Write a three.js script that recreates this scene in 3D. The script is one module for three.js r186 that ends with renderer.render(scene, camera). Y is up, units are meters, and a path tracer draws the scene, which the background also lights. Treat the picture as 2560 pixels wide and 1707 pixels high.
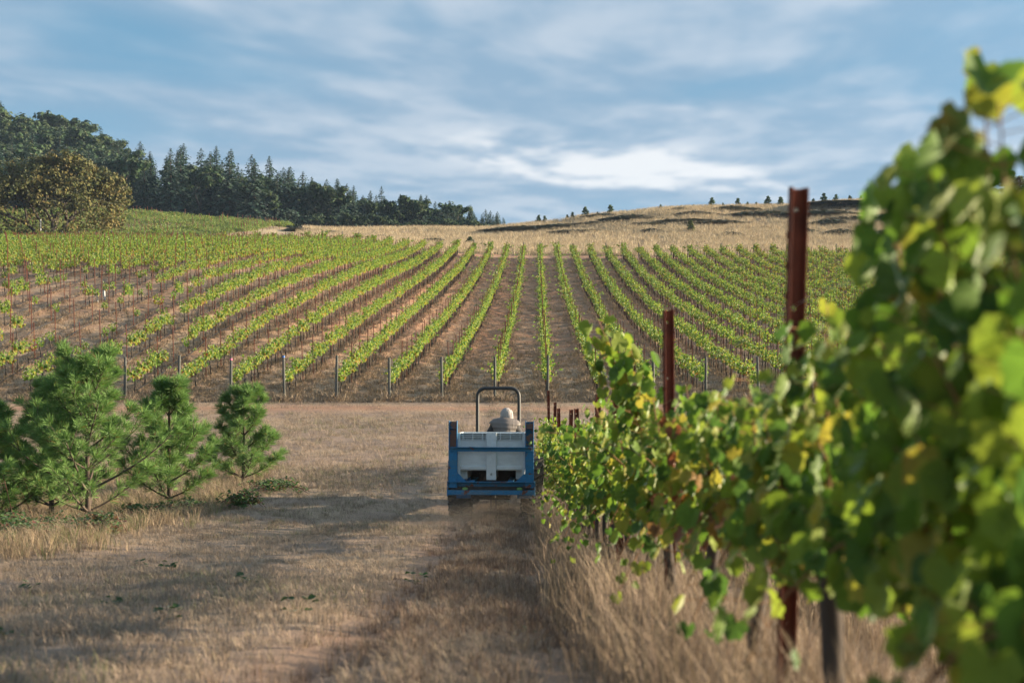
import * as THREE from 'three';
import { mergeGeometries } from 'three/addons/utils/BufferGeometryUtils.js';
import { RoundedBoxGeometry } from 'three/addons/geometries/RoundedBoxGeometry.js';

// ---------------------------------------------------------------- camera, sky, sun, exposure
const scene = new THREE.Scene();
const EYE = 4.4;                                   // the valley floor is y = 0; the lens stands on the slope above it
const camera = new THREE.PerspectiveCamera(27.0, 1.5, 0.1, 6000);
camera.position.set(0, EYE, 0);
camera.rotation.set(THREE.MathUtils.degToRad(-2.086), 0, 0);
camera.focus = 46;
camera.userData.fStop = 2.6;
const EXPOSURE = 3.25;
const renderer = new THREE.WebGLRenderer({ antialias: true });
renderer.toneMapping = THREE.LinearToneMapping;
renderer.toneMappingExposure = EXPOSURE;
renderer.shadowMap.enabled = true;

const SUN_AZ = 82, SUN_EL = 11.2;                    // degrees to the right of the view, degrees above the horizon
const sunDir = new THREE.Vector3(Math.sin(SUN_AZ * Math.PI / 180) * Math.cos(SUN_EL * Math.PI / 180), Math.sin(SUN_EL * Math.PI / 180), -Math.cos(SUN_AZ * Math.PI / 180) * Math.cos(SUN_EL * Math.PI / 180));
const sun = new THREE.DirectionalLight(new THREE.Color().setRGB(1, 0.83, 0.6), 5);
sun.name = 'sun';
sun.position.copy(sunDir).multiplyScalar(300).add(new THREE.Vector3(0, 0, -90));
sun.target.position.set(0, 0, -90);
sun.castShadow = true; sun.shadow.radius = 1.2; sun.shadow.mapSize.set(4096, 4096);
Object.assign(sun.shadow.camera, { left: -260, right: 260, top: 120, bottom: -120, near: 1, far: 900 });
scene.add(sun, sun.target);

// ---------------------------------------------------------------- small maths
const clamp = (x, a = 0, b = 1) => Math.min(b, Math.max(a, x));
const lerp = (a, b, t) => a + (b - a) * t;
const sm = (a, b, x) => { const t = clamp((x - a) / (b - a)); return t * t * (3 - 2 * t); };
const mix3 = (a, b, t) => [lerp(a[0], b[0], t), lerp(a[1], b[1], t), lerp(a[2], b[2], t)];
function rng(seed) { let s = seed | 0; return () => { s = (s + 0x6d2b79f5) | 0; let t = Math.imul(s ^ (s >>> 15), 1 | s); t = (t + Math.imul(t ^ (t >>> 7), 61 | t)) ^ t; return ((t ^ (t >>> 14)) >>> 0) / 4294967296; }; }
const hash = (ix, iy) => { let h = Math.imul(ix, 374761393) + Math.imul(iy, 668265263); h = Math.imul(h ^ (h >>> 13), 1274126177); return ((h ^ (h >>> 16)) >>> 0) / 4294967296; };
function noise(x, y) {
  const ix = Math.floor(x), iy = Math.floor(y), fx = x - ix, fy = y - iy, u = fx * fx * (3 - 2 * fx), v = fy * fy * (3 - 2 * fy);
  return lerp(lerp(hash(ix, iy), hash(ix + 1, iy), u), lerp(hash(ix, iy + 1), hash(ix + 1, iy + 1), u), v);
}
function fbm(x, y, o = 4) { let s = 0, a = 0.5, n = 0; for (let i = 0; i < o; i++) { s += a * noise(x, y); n += a; a *= 0.5; const t = x * 1.6 - y * 1.2 + 17.3; y = x * 1.2 + y * 1.6 + 5.1; x = t; } return s / n; }
function curve(points) {                            // smooth line through [at, value] points
  const n = points.length, m = points.map((p, i) => i && i < n - 1 ? (points[i + 1][1] - points[i - 1][1]) / (points[i + 1][0] - points[i - 1][0]) : 0);
  return (x) => {
    if (x <= points[0][0]) return points[0][1];
    if (x >= points[n - 1][0]) return points[n - 1][1];
    let i = 0; while (points[i + 1][0] < x) i++;
    const [x0, a] = points[i], [x1, b] = points[i + 1], h = x1 - x0, t = (x - x0) / h, t2 = t * t, t3 = t2 * t;
    return (2 * t3 - 3 * t2 + 1) * a + (t3 - 2 * t2 + t) * h * m[i] + (-2 * t3 + 3 * t2) * b + (t3 - t2) * h * m[i + 1];
  };
}

// ---------------------------------------------------------------- sky: blue air under a broken sheet of soft stratus
{
  const W = 4096, H = 2048, data = new Float32Array(W * H * 4);
  for (let row = 0; row < H; row++) {
    const up = ((row + 0.5) / H - 0.5) * Math.PI, y = Math.sin(up), cy = Math.cos(up);
    if (up < -0.02) { for (let c = 0; c < W; c++) data.set([0.16, 0.15, 0.13, 1], (row * W + c) * 4); continue; }
    const e = Math.max(0, up) * 180 / Math.PI, s = 1 / (Math.max(y, 0) + 0.035);
    const air = mix3([0.33, 0.53, 0.70], mix3([0.135, 0.36, 0.57], [0.09, 0.25, 0.50], sm(14, 70, e)), sm(0, 13, e));
    for (let col = 0; col < W; col++) {
      const a = ((col + 0.5) / W - 0.5) * 2 * Math.PI, x = Math.cos(a) * cy, z = Math.sin(a) * cy;
      let u = x * s, w = z * s;
      const az = Math.atan2(x, -z) * 180 / Math.PI;
      const tilt = w + u * 0.34;
      const wx = fbm(u * 0.5 + 3.1, tilt * 0.5 + 8.2, 3) - 0.5, wz = fbm(u * 0.5 + 31.7, tilt * 0.5 + 2.9, 3) - 0.5;
      const big = fbm(u * 0.42 + wx * 1.3 + 11.4, tilt * 0.42 + wz * 1.3 + 40.2, 5);
      const fine = fbm(u * 1.5 + wx * 2 + 70.3, tilt * 1.1 + wz * 2 + 12.9, 5);
      const wisp = fbm(u * 3.8 + wz * 3 + 5, tilt * 2.4 + wx * 3 + 91, 4);
      // the thick white bank that shows low over the field, and the clear blue upper left of it
      const dx = (az - 4.2) / 6.4, de = (e - 4.9 + (az - 4.2) * 0.12) / 1.05, bank = Math.exp(-dx * dx - de * de);
      const cx = (az + 14) / 7, ce = (e - 9.6 + (az + 14) * 0.16) / 1.9, clear = Math.exp(-cx * cx - ce * ce);
      let cover = sm(0.2, 0.55, big * 0.7 + fine * 0.3 + bank * 0.15 - clear * 0.2 + 0.06 * (1 - sm(0, 4, e)));
      const thread = fbm(u * 7 + wx * 5 + 33, tilt * 3.2 + wz * 5 + 17, 4), light = sm(0.40, 0.70, fine * 0.44 + wisp * 0.28 + thread * 0.22 + bank * 0.17 + big * 0.04);
      const body = mix3([0.27, 0.43, 0.60], [0.56, 0.655, 0.765], light * 0.85 + cover * 0.12);
      let c = mix3(air, body, cover * 0.9);
      const white = sm(0.50, 0.70, wisp * 0.38 + thread * 0.14 + fine * 0.34 + bank * 0.24 - 0.01) * sm(0.05, 0.5, bank);
      c = mix3(c, [0.86, 0.90, 0.94], clamp(white));
      const near = 1 + 1.3 * Math.pow(Math.max(0, x * sunDir.x + y * sunDir.y + z * sunDir.z), 3);   // air and cloud scatter more towards the sun
      c = [c[0] * near, c[1] * (0.04 + 0.96 * near), c[2] * (0.1 + 0.9 * near)];
      const i = (row * W + col) * 4;
      data[i] = c[0] / EXPOSURE; data[i + 1] = c[1] / EXPOSURE; data[i + 2] = c[2] / EXPOSURE; data[i + 3] = 1;
    }
  }
  const sky = new THREE.DataTexture(data, W, H, THREE.RGBAFormat, THREE.FloatType);
  sky.mapping = THREE.EquirectangularReflectionMapping; sky.magFilter = THREE.LinearFilter; sky.needsUpdate = true;
  scene.background = sky; scene.environment = sky;
  scene.fog = new THREE.FogExp2(new THREE.Color().setRGB(0.5, 0.68, 0.92), 0.0001);
}

// ---------------------------------------------------------------- naming
const used = new Map();
function numbered(name) { const n = used.get(name) ?? 0; used.set(name, n + 1); return n ? name + '_' + String(n).padStart(3, '0') : name; }
function tag(o, label, category, group) { o.userData = { ...o.userData, label, category }; if (group) o.userData.group = group; return o; }
function place(o, x, y, z, turn = 0, s = 1) { o.position.set(x, y, z); o.rotation.y = turn; if (Array.isArray(s)) o.scale.set(...s); else o.scale.setScalar(s); return o; }
function thing(name, label, category, group) { const o = new THREE.Group(); o.name = numbered(name); scene.add(o); return tag(o, label, category, group); }
function dup(src, name, label, group) { const o = src.clone(); o.name = numbered(name); o.userData = { ...src.userData, label }; if (group) o.userData.group = group; scene.add(o); return o; }
function part(name, geometry, material, parent, label) { const m = new THREE.Mesh(geometry, material); m.name = name; m.castShadow = m.receiveShadow = true; if (label) m.userData.label = label; parent.add(m); return m; }
function stuffPart(m) { m.userData.kind = 'stuff'; return m; }
const ONES = ['', 'first', 'second', 'third', 'fourth', 'fifth', 'sixth', 'seventh', 'eighth', 'ninth', 'tenth', 'eleventh', 'twelfth', 'thirteenth', 'fourteenth', 'fifteenth', 'sixteenth', 'seventeenth', 'eighteenth', 'nineteenth'];
const TENS = ['', '', 'twent', 'thirt', 'fort', 'fift', 'sixt', 'sevent', 'eight', 'ninet'];
const ord = (n) => n < 20 ? ONES[n] : n % 10 ? TENS[n / 10 | 0] + 'y-' + ONES[n % 10] : TENS[n / 10 | 0] + 'ieth';

// ---------------------------------------------------------------- mesh helpers
class MB {                                         // collects triangles with a colour per vertex
  constructor() { this.p = []; this.c = []; this.i = []; }
  v(x, y, z, c) { this.p.push(x, y, z); this.c.push(c[0], c[1], c[2]); return this.p.length / 3 - 1; }
  t(a, b, c) { this.i.push(a, b, c); }
  tri(a, b, c, col) { this.t(this.v(...a, col), this.v(...b, col), this.v(...c, col)); }
  tube(pts, radii, sides, col) {
    let last = null; const up = new THREE.Vector3(), t = new THREE.Vector3(), u = new THREE.Vector3(), w = new THREE.Vector3();
    for (let k = 0; k < pts.length; k++) {
      const a = pts[Math.max(0, k - 1)], b = pts[Math.min(pts.length - 1, k + 1)];
      t.set(b[0] - a[0], b[1] - a[1], b[2] - a[2]).normalize();
      up.set(Math.abs(t.y) > 0.8 ? 1 : 0, Math.abs(t.y) > 0.8 ? 0 : 1, 0.13);
      u.crossVectors(t, up).normalize(); w.crossVectors(t, u);
      const ring = [], r = Array.isArray(radii) ? radii[k] : radii;
      for (let s = 0; s < sides; s++) { const f = s / sides * Math.PI * 2, ca = Math.cos(f) * r, sa = Math.sin(f) * r; ring.push(this.v(pts[k][0] + u.x * ca + w.x * sa, pts[k][1] + u.y * ca + w.y * sa, pts[k][2] + u.z * ca + w.z * sa, typeof col === 'function' ? col(k / (pts.length - 1)) : col)); }
      if (last) for (let s = 0; s < sides; s++) { const n = (s + 1) % sides; this.t(last[s], last[n], ring[s]); this.t(last[n], ring[n], ring[s]); }
      last = ring;
    }
    const end = this.v(...pts[pts.length - 1], typeof col === 'function' ? col(1) : col);
    for (let s = 0; s < sides; s++) this.t(last[s], last[(s + 1) % sides], end);
  }
  geometry() {
    const g = new THREE.BufferGeometry();
    g.setAttribute('position', new THREE.Float32BufferAttribute(this.p, 3));
    g.setAttribute('color', new THREE.Float32BufferAttribute(this.c, 3));
    g.setIndex(this.i); g.computeVertexNormals();
    return g;
  }
}
const flat = (g) => (g.index ? g.toNonIndexed() : g);
function merge(list) { const l = list.map(flat); for (const g of l) for (const k of Object.keys(g.attributes)) if (!['position', 'normal', 'uv'].includes(k)) g.deleteAttribute(k); return mergeGeometries(l); }
function metreUv(g) {                              // uv in metres, by the way each face points
  const p = g.attributes.position, n = g.attributes.normal, uv = new Float32Array(p.count * 2);
  for (let i = 0; i < p.count; i++) { const ax = Math.abs(n.getX(i)), ay = Math.abs(n.getY(i)), az = Math.abs(n.getZ(i)), x = p.getX(i), y = p.getY(i), z = p.getZ(i); const q = ax >= ay && ax >= az ? [z, y] : ay >= az ? [x, z] : [x, y]; uv[i * 2] = q[0]; uv[i * 2 + 1] = q[1]; }
  g.setAttribute('uv', new THREE.BufferAttribute(uv, 2)); return g;
}
const bx = (w, h, d, x = 0, y = 0, z = 0, r = 0.006) => flat(new RoundedBoxGeometry(w, h, d, 2, Math.min(r, w / 2.01, h / 2.01, d / 2.01)).translate(x, y, z));
const cyl = (r0, r1, h, x, y, z, axis = 'y', seg = 20) => { const g = new THREE.CylinderGeometry(r1, r0, h, seg); if (axis === 'x') g.rotateZ(Math.PI / 2); if (axis === 'z') g.rotateX(Math.PI / 2); return flat(g.translate(x, y, z)); };
function prism(points, depth, x, y, z) { const s = new THREE.Shape(points.map((p) => new THREE.Vector2(...p))); return flat(new THREE.ExtrudeGeometry(s, { depth, bevelEnabled: false }).translate(x, y, z)); }
const pipe = (pts, r, seg = 40, sides = 10, closed = false) => flat(new THREE.TubeGeometry(new THREE.CatmullRomCurve3(pts.map((p) => new THREE.Vector3(...p)), closed, 'centripetal'), seg, r, sides, closed));
const std = (o) => new THREE.MeshStandardMaterial({ roughness: 0.9, ...o });
const rgb = (r, g, b) => new THREE.Color().setRGB(r, g, b);
function texture(size, fn, srgb = true) {          // fn(u, v) -> [r, g, b] in 0..1, tiling by the caller
  const d = new Uint8Array(size * size * 4);
  for (let y = 0; y < size; y++) for (let x = 0; x < size; x++) { const c = fn(x / size, y / size), i = (y * size + x) * 4; d[i] = clamp(c[0]) * 255; d[i + 1] = clamp(c[1]) * 255; d[i + 2] = clamp(c[2]) * 255; d[i + 3] = 255; }
  const t = new THREE.DataTexture(d, size, size); t.magFilter = THREE.LinearFilter; t.wrapS = t.wrapT = THREE.RepeatWrapping; if (srgb) t.colorSpace = THREE.SRGBColorSpace; t.needsUpdate = true; return t;
}
const leafMat = (name, transmission = 0.42) => { const m = new THREE.MeshPhysicalMaterial({ vertexColors: true, roughness: 0.92, transmission, thickness: 0, side: THREE.DoubleSide, specularIntensity: 0.5 }); m.name = name; return m; };
const M = {
  leaf: leafMat('vine leaf', 0.58), treeLeaf: leafMat('tree leaf', 0.3), needle: leafMat('pine needle', 0.35), grass: leafMat('dry grass', 0.3),
  bark: std({ name: 'bark', vertexColors: true, roughness: 1 }), wood: std({ name: 'cane', vertexColors: true, roughness: 0.9 }),
};
// ---------------------------------------------------------------- the land
// D is the distance ahead of the camera (-z)
const profile = curve([[-40, 5.6], [0, 3.05], [4, 2.88], [6, 2.68], [8.3, 2.34], [12, 1.76], [16, 1.24], [20, 0.78], [24, 0.41], [26, 0.25], [28, 0.13], [32, 0.0], [40, -0.07], [50, -0.08], [57, 0], [66, 0.24], [83, 0.95], [105, 2.1], [125, 3.4], [143, 4.75], [165, 6.9], [181, 8.45], [200, 9.9], [230, 11.9], [260, 14.0], [300, 17.0], [330, 17.1], [400, 15.5], [700, 12], [3000, 6]]);
const ridge = curve([[-8, 0], [6, 1.1], [18, 2.7], [31, 3.9], [43, 4.5], [58, 4.9], [72, 5.9], [90, 6.5], [130, 7.6], [260, 5]]);
const ROW = 2.1, HEAD = 0.0171;                    // row spacing, sideways drift of the rows per metre
const rowX = (k, D) => 1.42 + ROW * k + HEAD * (D - 56.7);
const V0 = 56.7, V1 = 181;                         // where the hillside vineyard starts and ends
const knoll = curve([[55, 0], [58, 0.12], [62, 0.62], [72, 1.8], [82, 2.5], [95, 3.2], [118, 3.4], [145, 2.6], [169, 1.4], [185, 0.9], [205, 0.5], [240, 0]]);   // the rows on the left climb a rounded bank
function land(x, D) {
  let y = profile(D);
  y += knoll(D) * Math.max(0, 1.15 * sm(1, -24, x) - 0.25 * sm(-40, -90, x));
  y -= 0.007 * clamp(x, -110, 110) * sm(60, 170, D) * (1 - sm(185, 285, D));
  y -= 0.21 * clamp(x - 1.3, 0, 12) * (1 - sm(34, 48, D));
  y += ridge(x) * sm(205, 300, D) * (1 - sm(306, 430, D));
  y += 3.2 * sm(-35, -85, x) * sm(215, 285, D);
  y += 29 * sm(-42, -175, x) * sm(305, 465, D);
  y += 0.1 * sm(0.5, -0.9, x - bankX(D)) * sm(12, 15, D) * (1 - sm(28, 36, D)) - 0.2 * sm(-5.5, -8.5, x) * sm(16, 20, D) * (1 - sm(32, 42, D));
  return y;
}
const bankX = curve([[10, -11], [14, -8.2], [17.3, -6.2], [20, -4.75], [26, -3.05], [33, -2.3], [45, -1.8]]);   // an older mown track that curves in from the left
function height(x, z) {
  const D = -z; let y = land(x, D);
  const near = 1 - sm(50, 58, D);
  if (near > 0) {
    y += near * (0.11 * (fbm(x * 0.55 + 9, z * 0.55, 3) - 0.5) + 0.05 * (fbm(x * 2.6, z * 2.6 + 4, 2) - 0.5));
    const rut = Math.exp(-(((x + 0.95) / 0.22) ** 2)) + Math.exp(-(((x - 0.3) / 0.22) ** 2));
    y -= 0.045 * rut * near;
  }
  const v = sm(54, 60, D) * (1 - sm(180, 190, D));
  if (v > 0) {
    const k = (x - rowX(0, D)) / ROW, d = (k - Math.round(k)) * ROW;
    y += v * (0.09 * Math.exp(-((d / 0.36) ** 2)) + 0.26 * (fbm(x * 1.3 + 50, z * 1.3, 3) - 0.5));
  }
  if (D > 185) y += 0.9 * sm(185, 240, D) * (fbm(x * 0.06, z * 0.06 + 20, 4) - 0.5) + 0.3 * (fbm(x * 0.3, z * 0.3, 2) - 0.5);
  return y;
}
// colour of the bare ground by what it is made of: mown straw, worn soil, tilled soil, meadow straw
const SOIL = [0.30, 0.15, 0.084], STRAW = [0.31, 0.235, 0.165], WORN = [0.235, 0.17, 0.13], MEADOW = [0.40, 0.315, 0.20], WEED = [0.20, 0.14, 0.105];
function groundColour(x, z) {
  const D = -z, n = fbm(x * 0.8 + 3, z * 0.8 + 8, 4), m = fbm(x * 0.13 + 13, z * 0.13 + 5, 3);
  let c = mix3(STRAW, WORN, sm(0.42, 0.66, n * 0.65 + m * 0.35));
  const track = Math.max(Math.exp(-(((x + 0.97) / 0.34) ** 2)), Math.exp(-(((x - 0.3) / 0.3) ** 2)));
  c = mix3(c, mix3(WORN, SOIL, 0.1 + n * 0.4), track * (1 - sm(34, 50, D)));
  const bd = x - bankX(D) - 0.35; c = mix3(c, mix3(STRAW, WORN, n), Math.exp(-((bd / 0.3) ** 2)) * 0.9 * (1 - sm(38, 46, D)));
  c = mix3(c, WEED, Math.exp(-(((x + 0.33) / 0.34) ** 2)) * 0.95 * (1 - sm(30, 45, D)));
  const edge = Math.exp(-(((D - 53.2 - 1.2 * (m - 0.5)) / 1.3) ** 2));
  c = mix3(c, SOIL, edge * 0.75);
  const v = sm(54.5, 57, D) * (1 - sm(183, 187, D));
  if (v > 0) {
    const k = (x - rowX(0, D)) / ROW, d = Math.abs(k - Math.round(k)) * ROW, lane = hash(Math.floor(k) + 500, 3);
    const tilled = sm(68, 82, D + 10 * (m - 0.5)) * (0.7 + 0.3 * lane) * (1 - 0.55 * sm(-9, -22, x - (D - 70) * 0.02) * (1 - sm(95, 125, D)));
    let s = mix3(STRAW, SOIL, clamp(tilled * 0.85 + (n - 0.5) * 0.9));
    s = mix3(s, SOIL, sm(0.5, 0.1, d) * 0.55);
    c = mix3(c, s, v);
  }
  const road = Math.exp(-(((D - 185) / 1.6) ** 2)); c = mix3(c, SOIL, road * 0.8);
  if (D > 186) {
    let s = mix3(MEADOW, [0.27, 0.19, 0.11], sm(0.45, 0.7, fbm(x * 0.09 + 4, z * 0.05 + 7, 4)));
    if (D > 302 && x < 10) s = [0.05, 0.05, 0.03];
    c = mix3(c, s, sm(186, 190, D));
  }
  return c;
}
// straw and crumbs of soil: thousands of short strokes, wrapped at the edges, about 1.0 on average after the material's own colour
function strawTexture(size, strokes, seed, long) {
  const cv = document.createElement('canvas'); cv.width = cv.height = size; const g = cv.getContext('2d'), r = rng(seed);
  g.fillStyle = 'rgb(166,158,150)'; g.fillRect(0, 0, size, size);
  for (let k = 0; k < 5200; k++) { const x = r() * size, y = r() * size, q = 1 + r() * 5, t = 96 + r() * 120 | 0; g.fillStyle = `rgba(${t},${t * 0.95 | 0},${t * 0.9 | 0},0.5)`; for (const ox of [-size, 0, size]) for (const oy of [-size, 0, size]) if (x + ox > -9 && x + ox < size + 9 && y + oy > -9 && y + oy < size + 9) { g.beginPath(); g.ellipse(x + ox, y + oy, q, q * 0.6, r() * 3, 0, 7); g.fill(); } }
  for (let k = 0; k < strokes; k++) {
    const x = r() * size, y = r() * size, a = r() * Math.PI * 2, l = long * (0.4 + r()), b = r() < 0.35 ? 90 + r() * 60 : 170 + r() * 85;
    g.strokeStyle = `rgba(${b | 0},${b * 0.96 | 0},${b * 0.88 | 0},0.75)`; g.lineWidth = 0.7 + r() * 1.3;
    for (const ox of [-size, 0, size]) for (const oy of [-size, 0, size]) { const px = x + ox, py = y + oy; if (px < -60 || px > size + 60 || py < -60 || py > size + 60) continue; g.beginPath(); g.moveTo(px, py); g.quadraticCurveTo(px + Math.cos(a) * l * 0.5 + 4, py + Math.sin(a) * l * 0.5, px + Math.cos(a + 0.4) * l, py + Math.sin(a + 0.4) * l); g.stroke(); }
  }
  const t = new THREE.CanvasTexture(cv); t.wrapS = t.wrapT = THREE.RepeatWrapping; t.colorSpace = THREE.SRGBColorSpace; return t;
}
const strawMap = strawTexture(1024, 9000, 5, 26);
const strawBump = strawMap.clone(); strawBump.colorSpace = THREE.NoColorSpace;
{
  const xs = [], zs = [];
  const axis = (out, from, to, step) => { for (let q = from; q < to - 1e-6; q += step) out.push(q); };
  const grow = (out, from, to, step, f) => { let q = from; while (q < to) { out.push(q); q += step; step *= f; } out.push(to); };
  const right = []; axis(right, 0, 9, 0.2); axis(right, 9, 74, 0.55); grow(right, 74, 2500, 0.7, 1.07);
  for (const q of right) { xs.push(q); if (q > 0) xs.unshift(-q); }
  axis(zs, -30, 0, 1.2); axis(zs, 0, 30, 0.22); axis(zs, 30, 60, 0.34); axis(zs, 60, 190, 0.6); grow(zs, 190, 3500, 0.9, 1.03);
  const nx = xs.length, nz = zs.length, pos = new Float32Array(nx * nz * 3), col = new Float32Array(nx * nz * 3), uv = new Float32Array(nx * nz * 2), idx = [];
  for (let j = 0; j < nz; j++) for (let i = 0; i < nx; i++) {
    const q = j * nx + i, x = xs[i], z = -zs[j];
    pos[q * 3] = x; pos[q * 3 + 1] = height(x, z); pos[q * 3 + 2] = z;
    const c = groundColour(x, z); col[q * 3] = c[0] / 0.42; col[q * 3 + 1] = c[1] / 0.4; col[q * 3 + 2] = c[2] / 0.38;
    uv[q * 2] = x / 2.6 + 0.25 * fbm(x * 0.1, z * 0.1, 2); uv[q * 2 + 1] = z / 2.6 + 0.25 * fbm(x * 0.1 + 40, z * 0.1, 2);
    if (i && j) idx.push(q - nx - 1, q - nx, q - 1, q - nx, q, q - 1);
  }
  const g = new THREE.BufferGeometry();
  g.setAttribute('position', new THREE.BufferAttribute(pos, 3)); g.setAttribute('color', new THREE.BufferAttribute(col, 3)); g.setAttribute('uv', new THREE.BufferAttribute(uv, 2));
  g.setIndex(idx); g.computeVertexNormals();
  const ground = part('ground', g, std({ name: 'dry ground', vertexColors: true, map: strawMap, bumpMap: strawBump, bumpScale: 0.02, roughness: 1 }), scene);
  ground.userData = { kind: 'structure', label: 'dry grass and bare soil of the slope, vineyard floor and hills', category: 'ground' };
}
const gy = (x, D) => height(x, -D);
// what the picture can show, with a margin of a few steps to either side
const inView = (x, D, m = 1.5) => D > 1 && Math.abs(x) < 0.362 * D + m;

// ---------------------------------------------------------------- dry grass
function clumpGeometry(seed, blades, h, spread, width, lean) {
  const r = rng(seed), b = new MB();
  for (let k = 0; k < blades; k++) {
    const a = r() * Math.PI * 2, q = Math.sqrt(r()) * spread, x = Math.cos(a) * q, z = Math.sin(a) * q, f = a + (r() - 0.5) * 2.2, hh = h * (0.5 + r() * 0.7), out = hh * lean * (0.3 + r()), w = width * (0.7 + r() * 0.6);
    const t = 0.75 + r() * 0.5, c = [t, t * (0.95 + r() * 0.08), t * (0.85 + r() * 0.2)], px = -Math.sin(f) * w, pz = Math.cos(f) * w;
    const A = b.v(x - px, 0, z - pz, c), B = b.v(x + px, 0, z + pz, c), mx = x + Math.cos(f) * out * 0.35, mz = z + Math.sin(f) * out * 0.35;
    const C = b.v(mx - px * 0.7, hh * 0.6, mz - pz * 0.7, c), E = b.v(mx + px * 0.7, hh * 0.6, mz + pz * 0.7, c);
    const T = b.v(x + Math.cos(f) * out, hh * (1 - lean * 0.25), z + Math.sin(f) * out, c);
    b.t(A, B, E); b.t(A, E, C); b.t(C, E, T);
  }
  return b.geometry();
}
function scatter(name, label, geometries, spots) {  // spots: [x, y, z, scale, colour]; one mass that nobody could count
  const root = new THREE.Group(); root.name = numbered(name); root.userData = { kind: 'stuff', label, category: 'grass' }; scene.add(root);
  const d = new THREE.Object3D(), cc = new THREE.Color(), n = geometries.length, r = rng(spots.length + 7);
  geometries.forEach((g, gi) => {
    const mine = spots.filter((_, i) => i % n === gi); if (!mine.length) return;
    const im = new THREE.InstancedMesh(g, M.grass, mine.length); im.name = 'tufts'; im.castShadow = im.receiveShadow = true;
    mine.forEach(([x, y, z, s, c], i) => { d.position.set(x, y, z); d.rotation.set((r() - 0.5) * 0.25, r() * 6.283, (r() - 0.5) * 0.25); d.scale.setScalar(s); d.updateMatrix(); im.setMatrixAt(i, d.matrix); im.setColorAt(i, cc.setRGB(...c)); });
    root.add(im);
  });
  return root;
}
const shade = (c, r, v = 0.3) => { const t = 1 - v / 2 + r() * v; return [c[0] * t, c[1] * t, c[2] * t]; };
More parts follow.
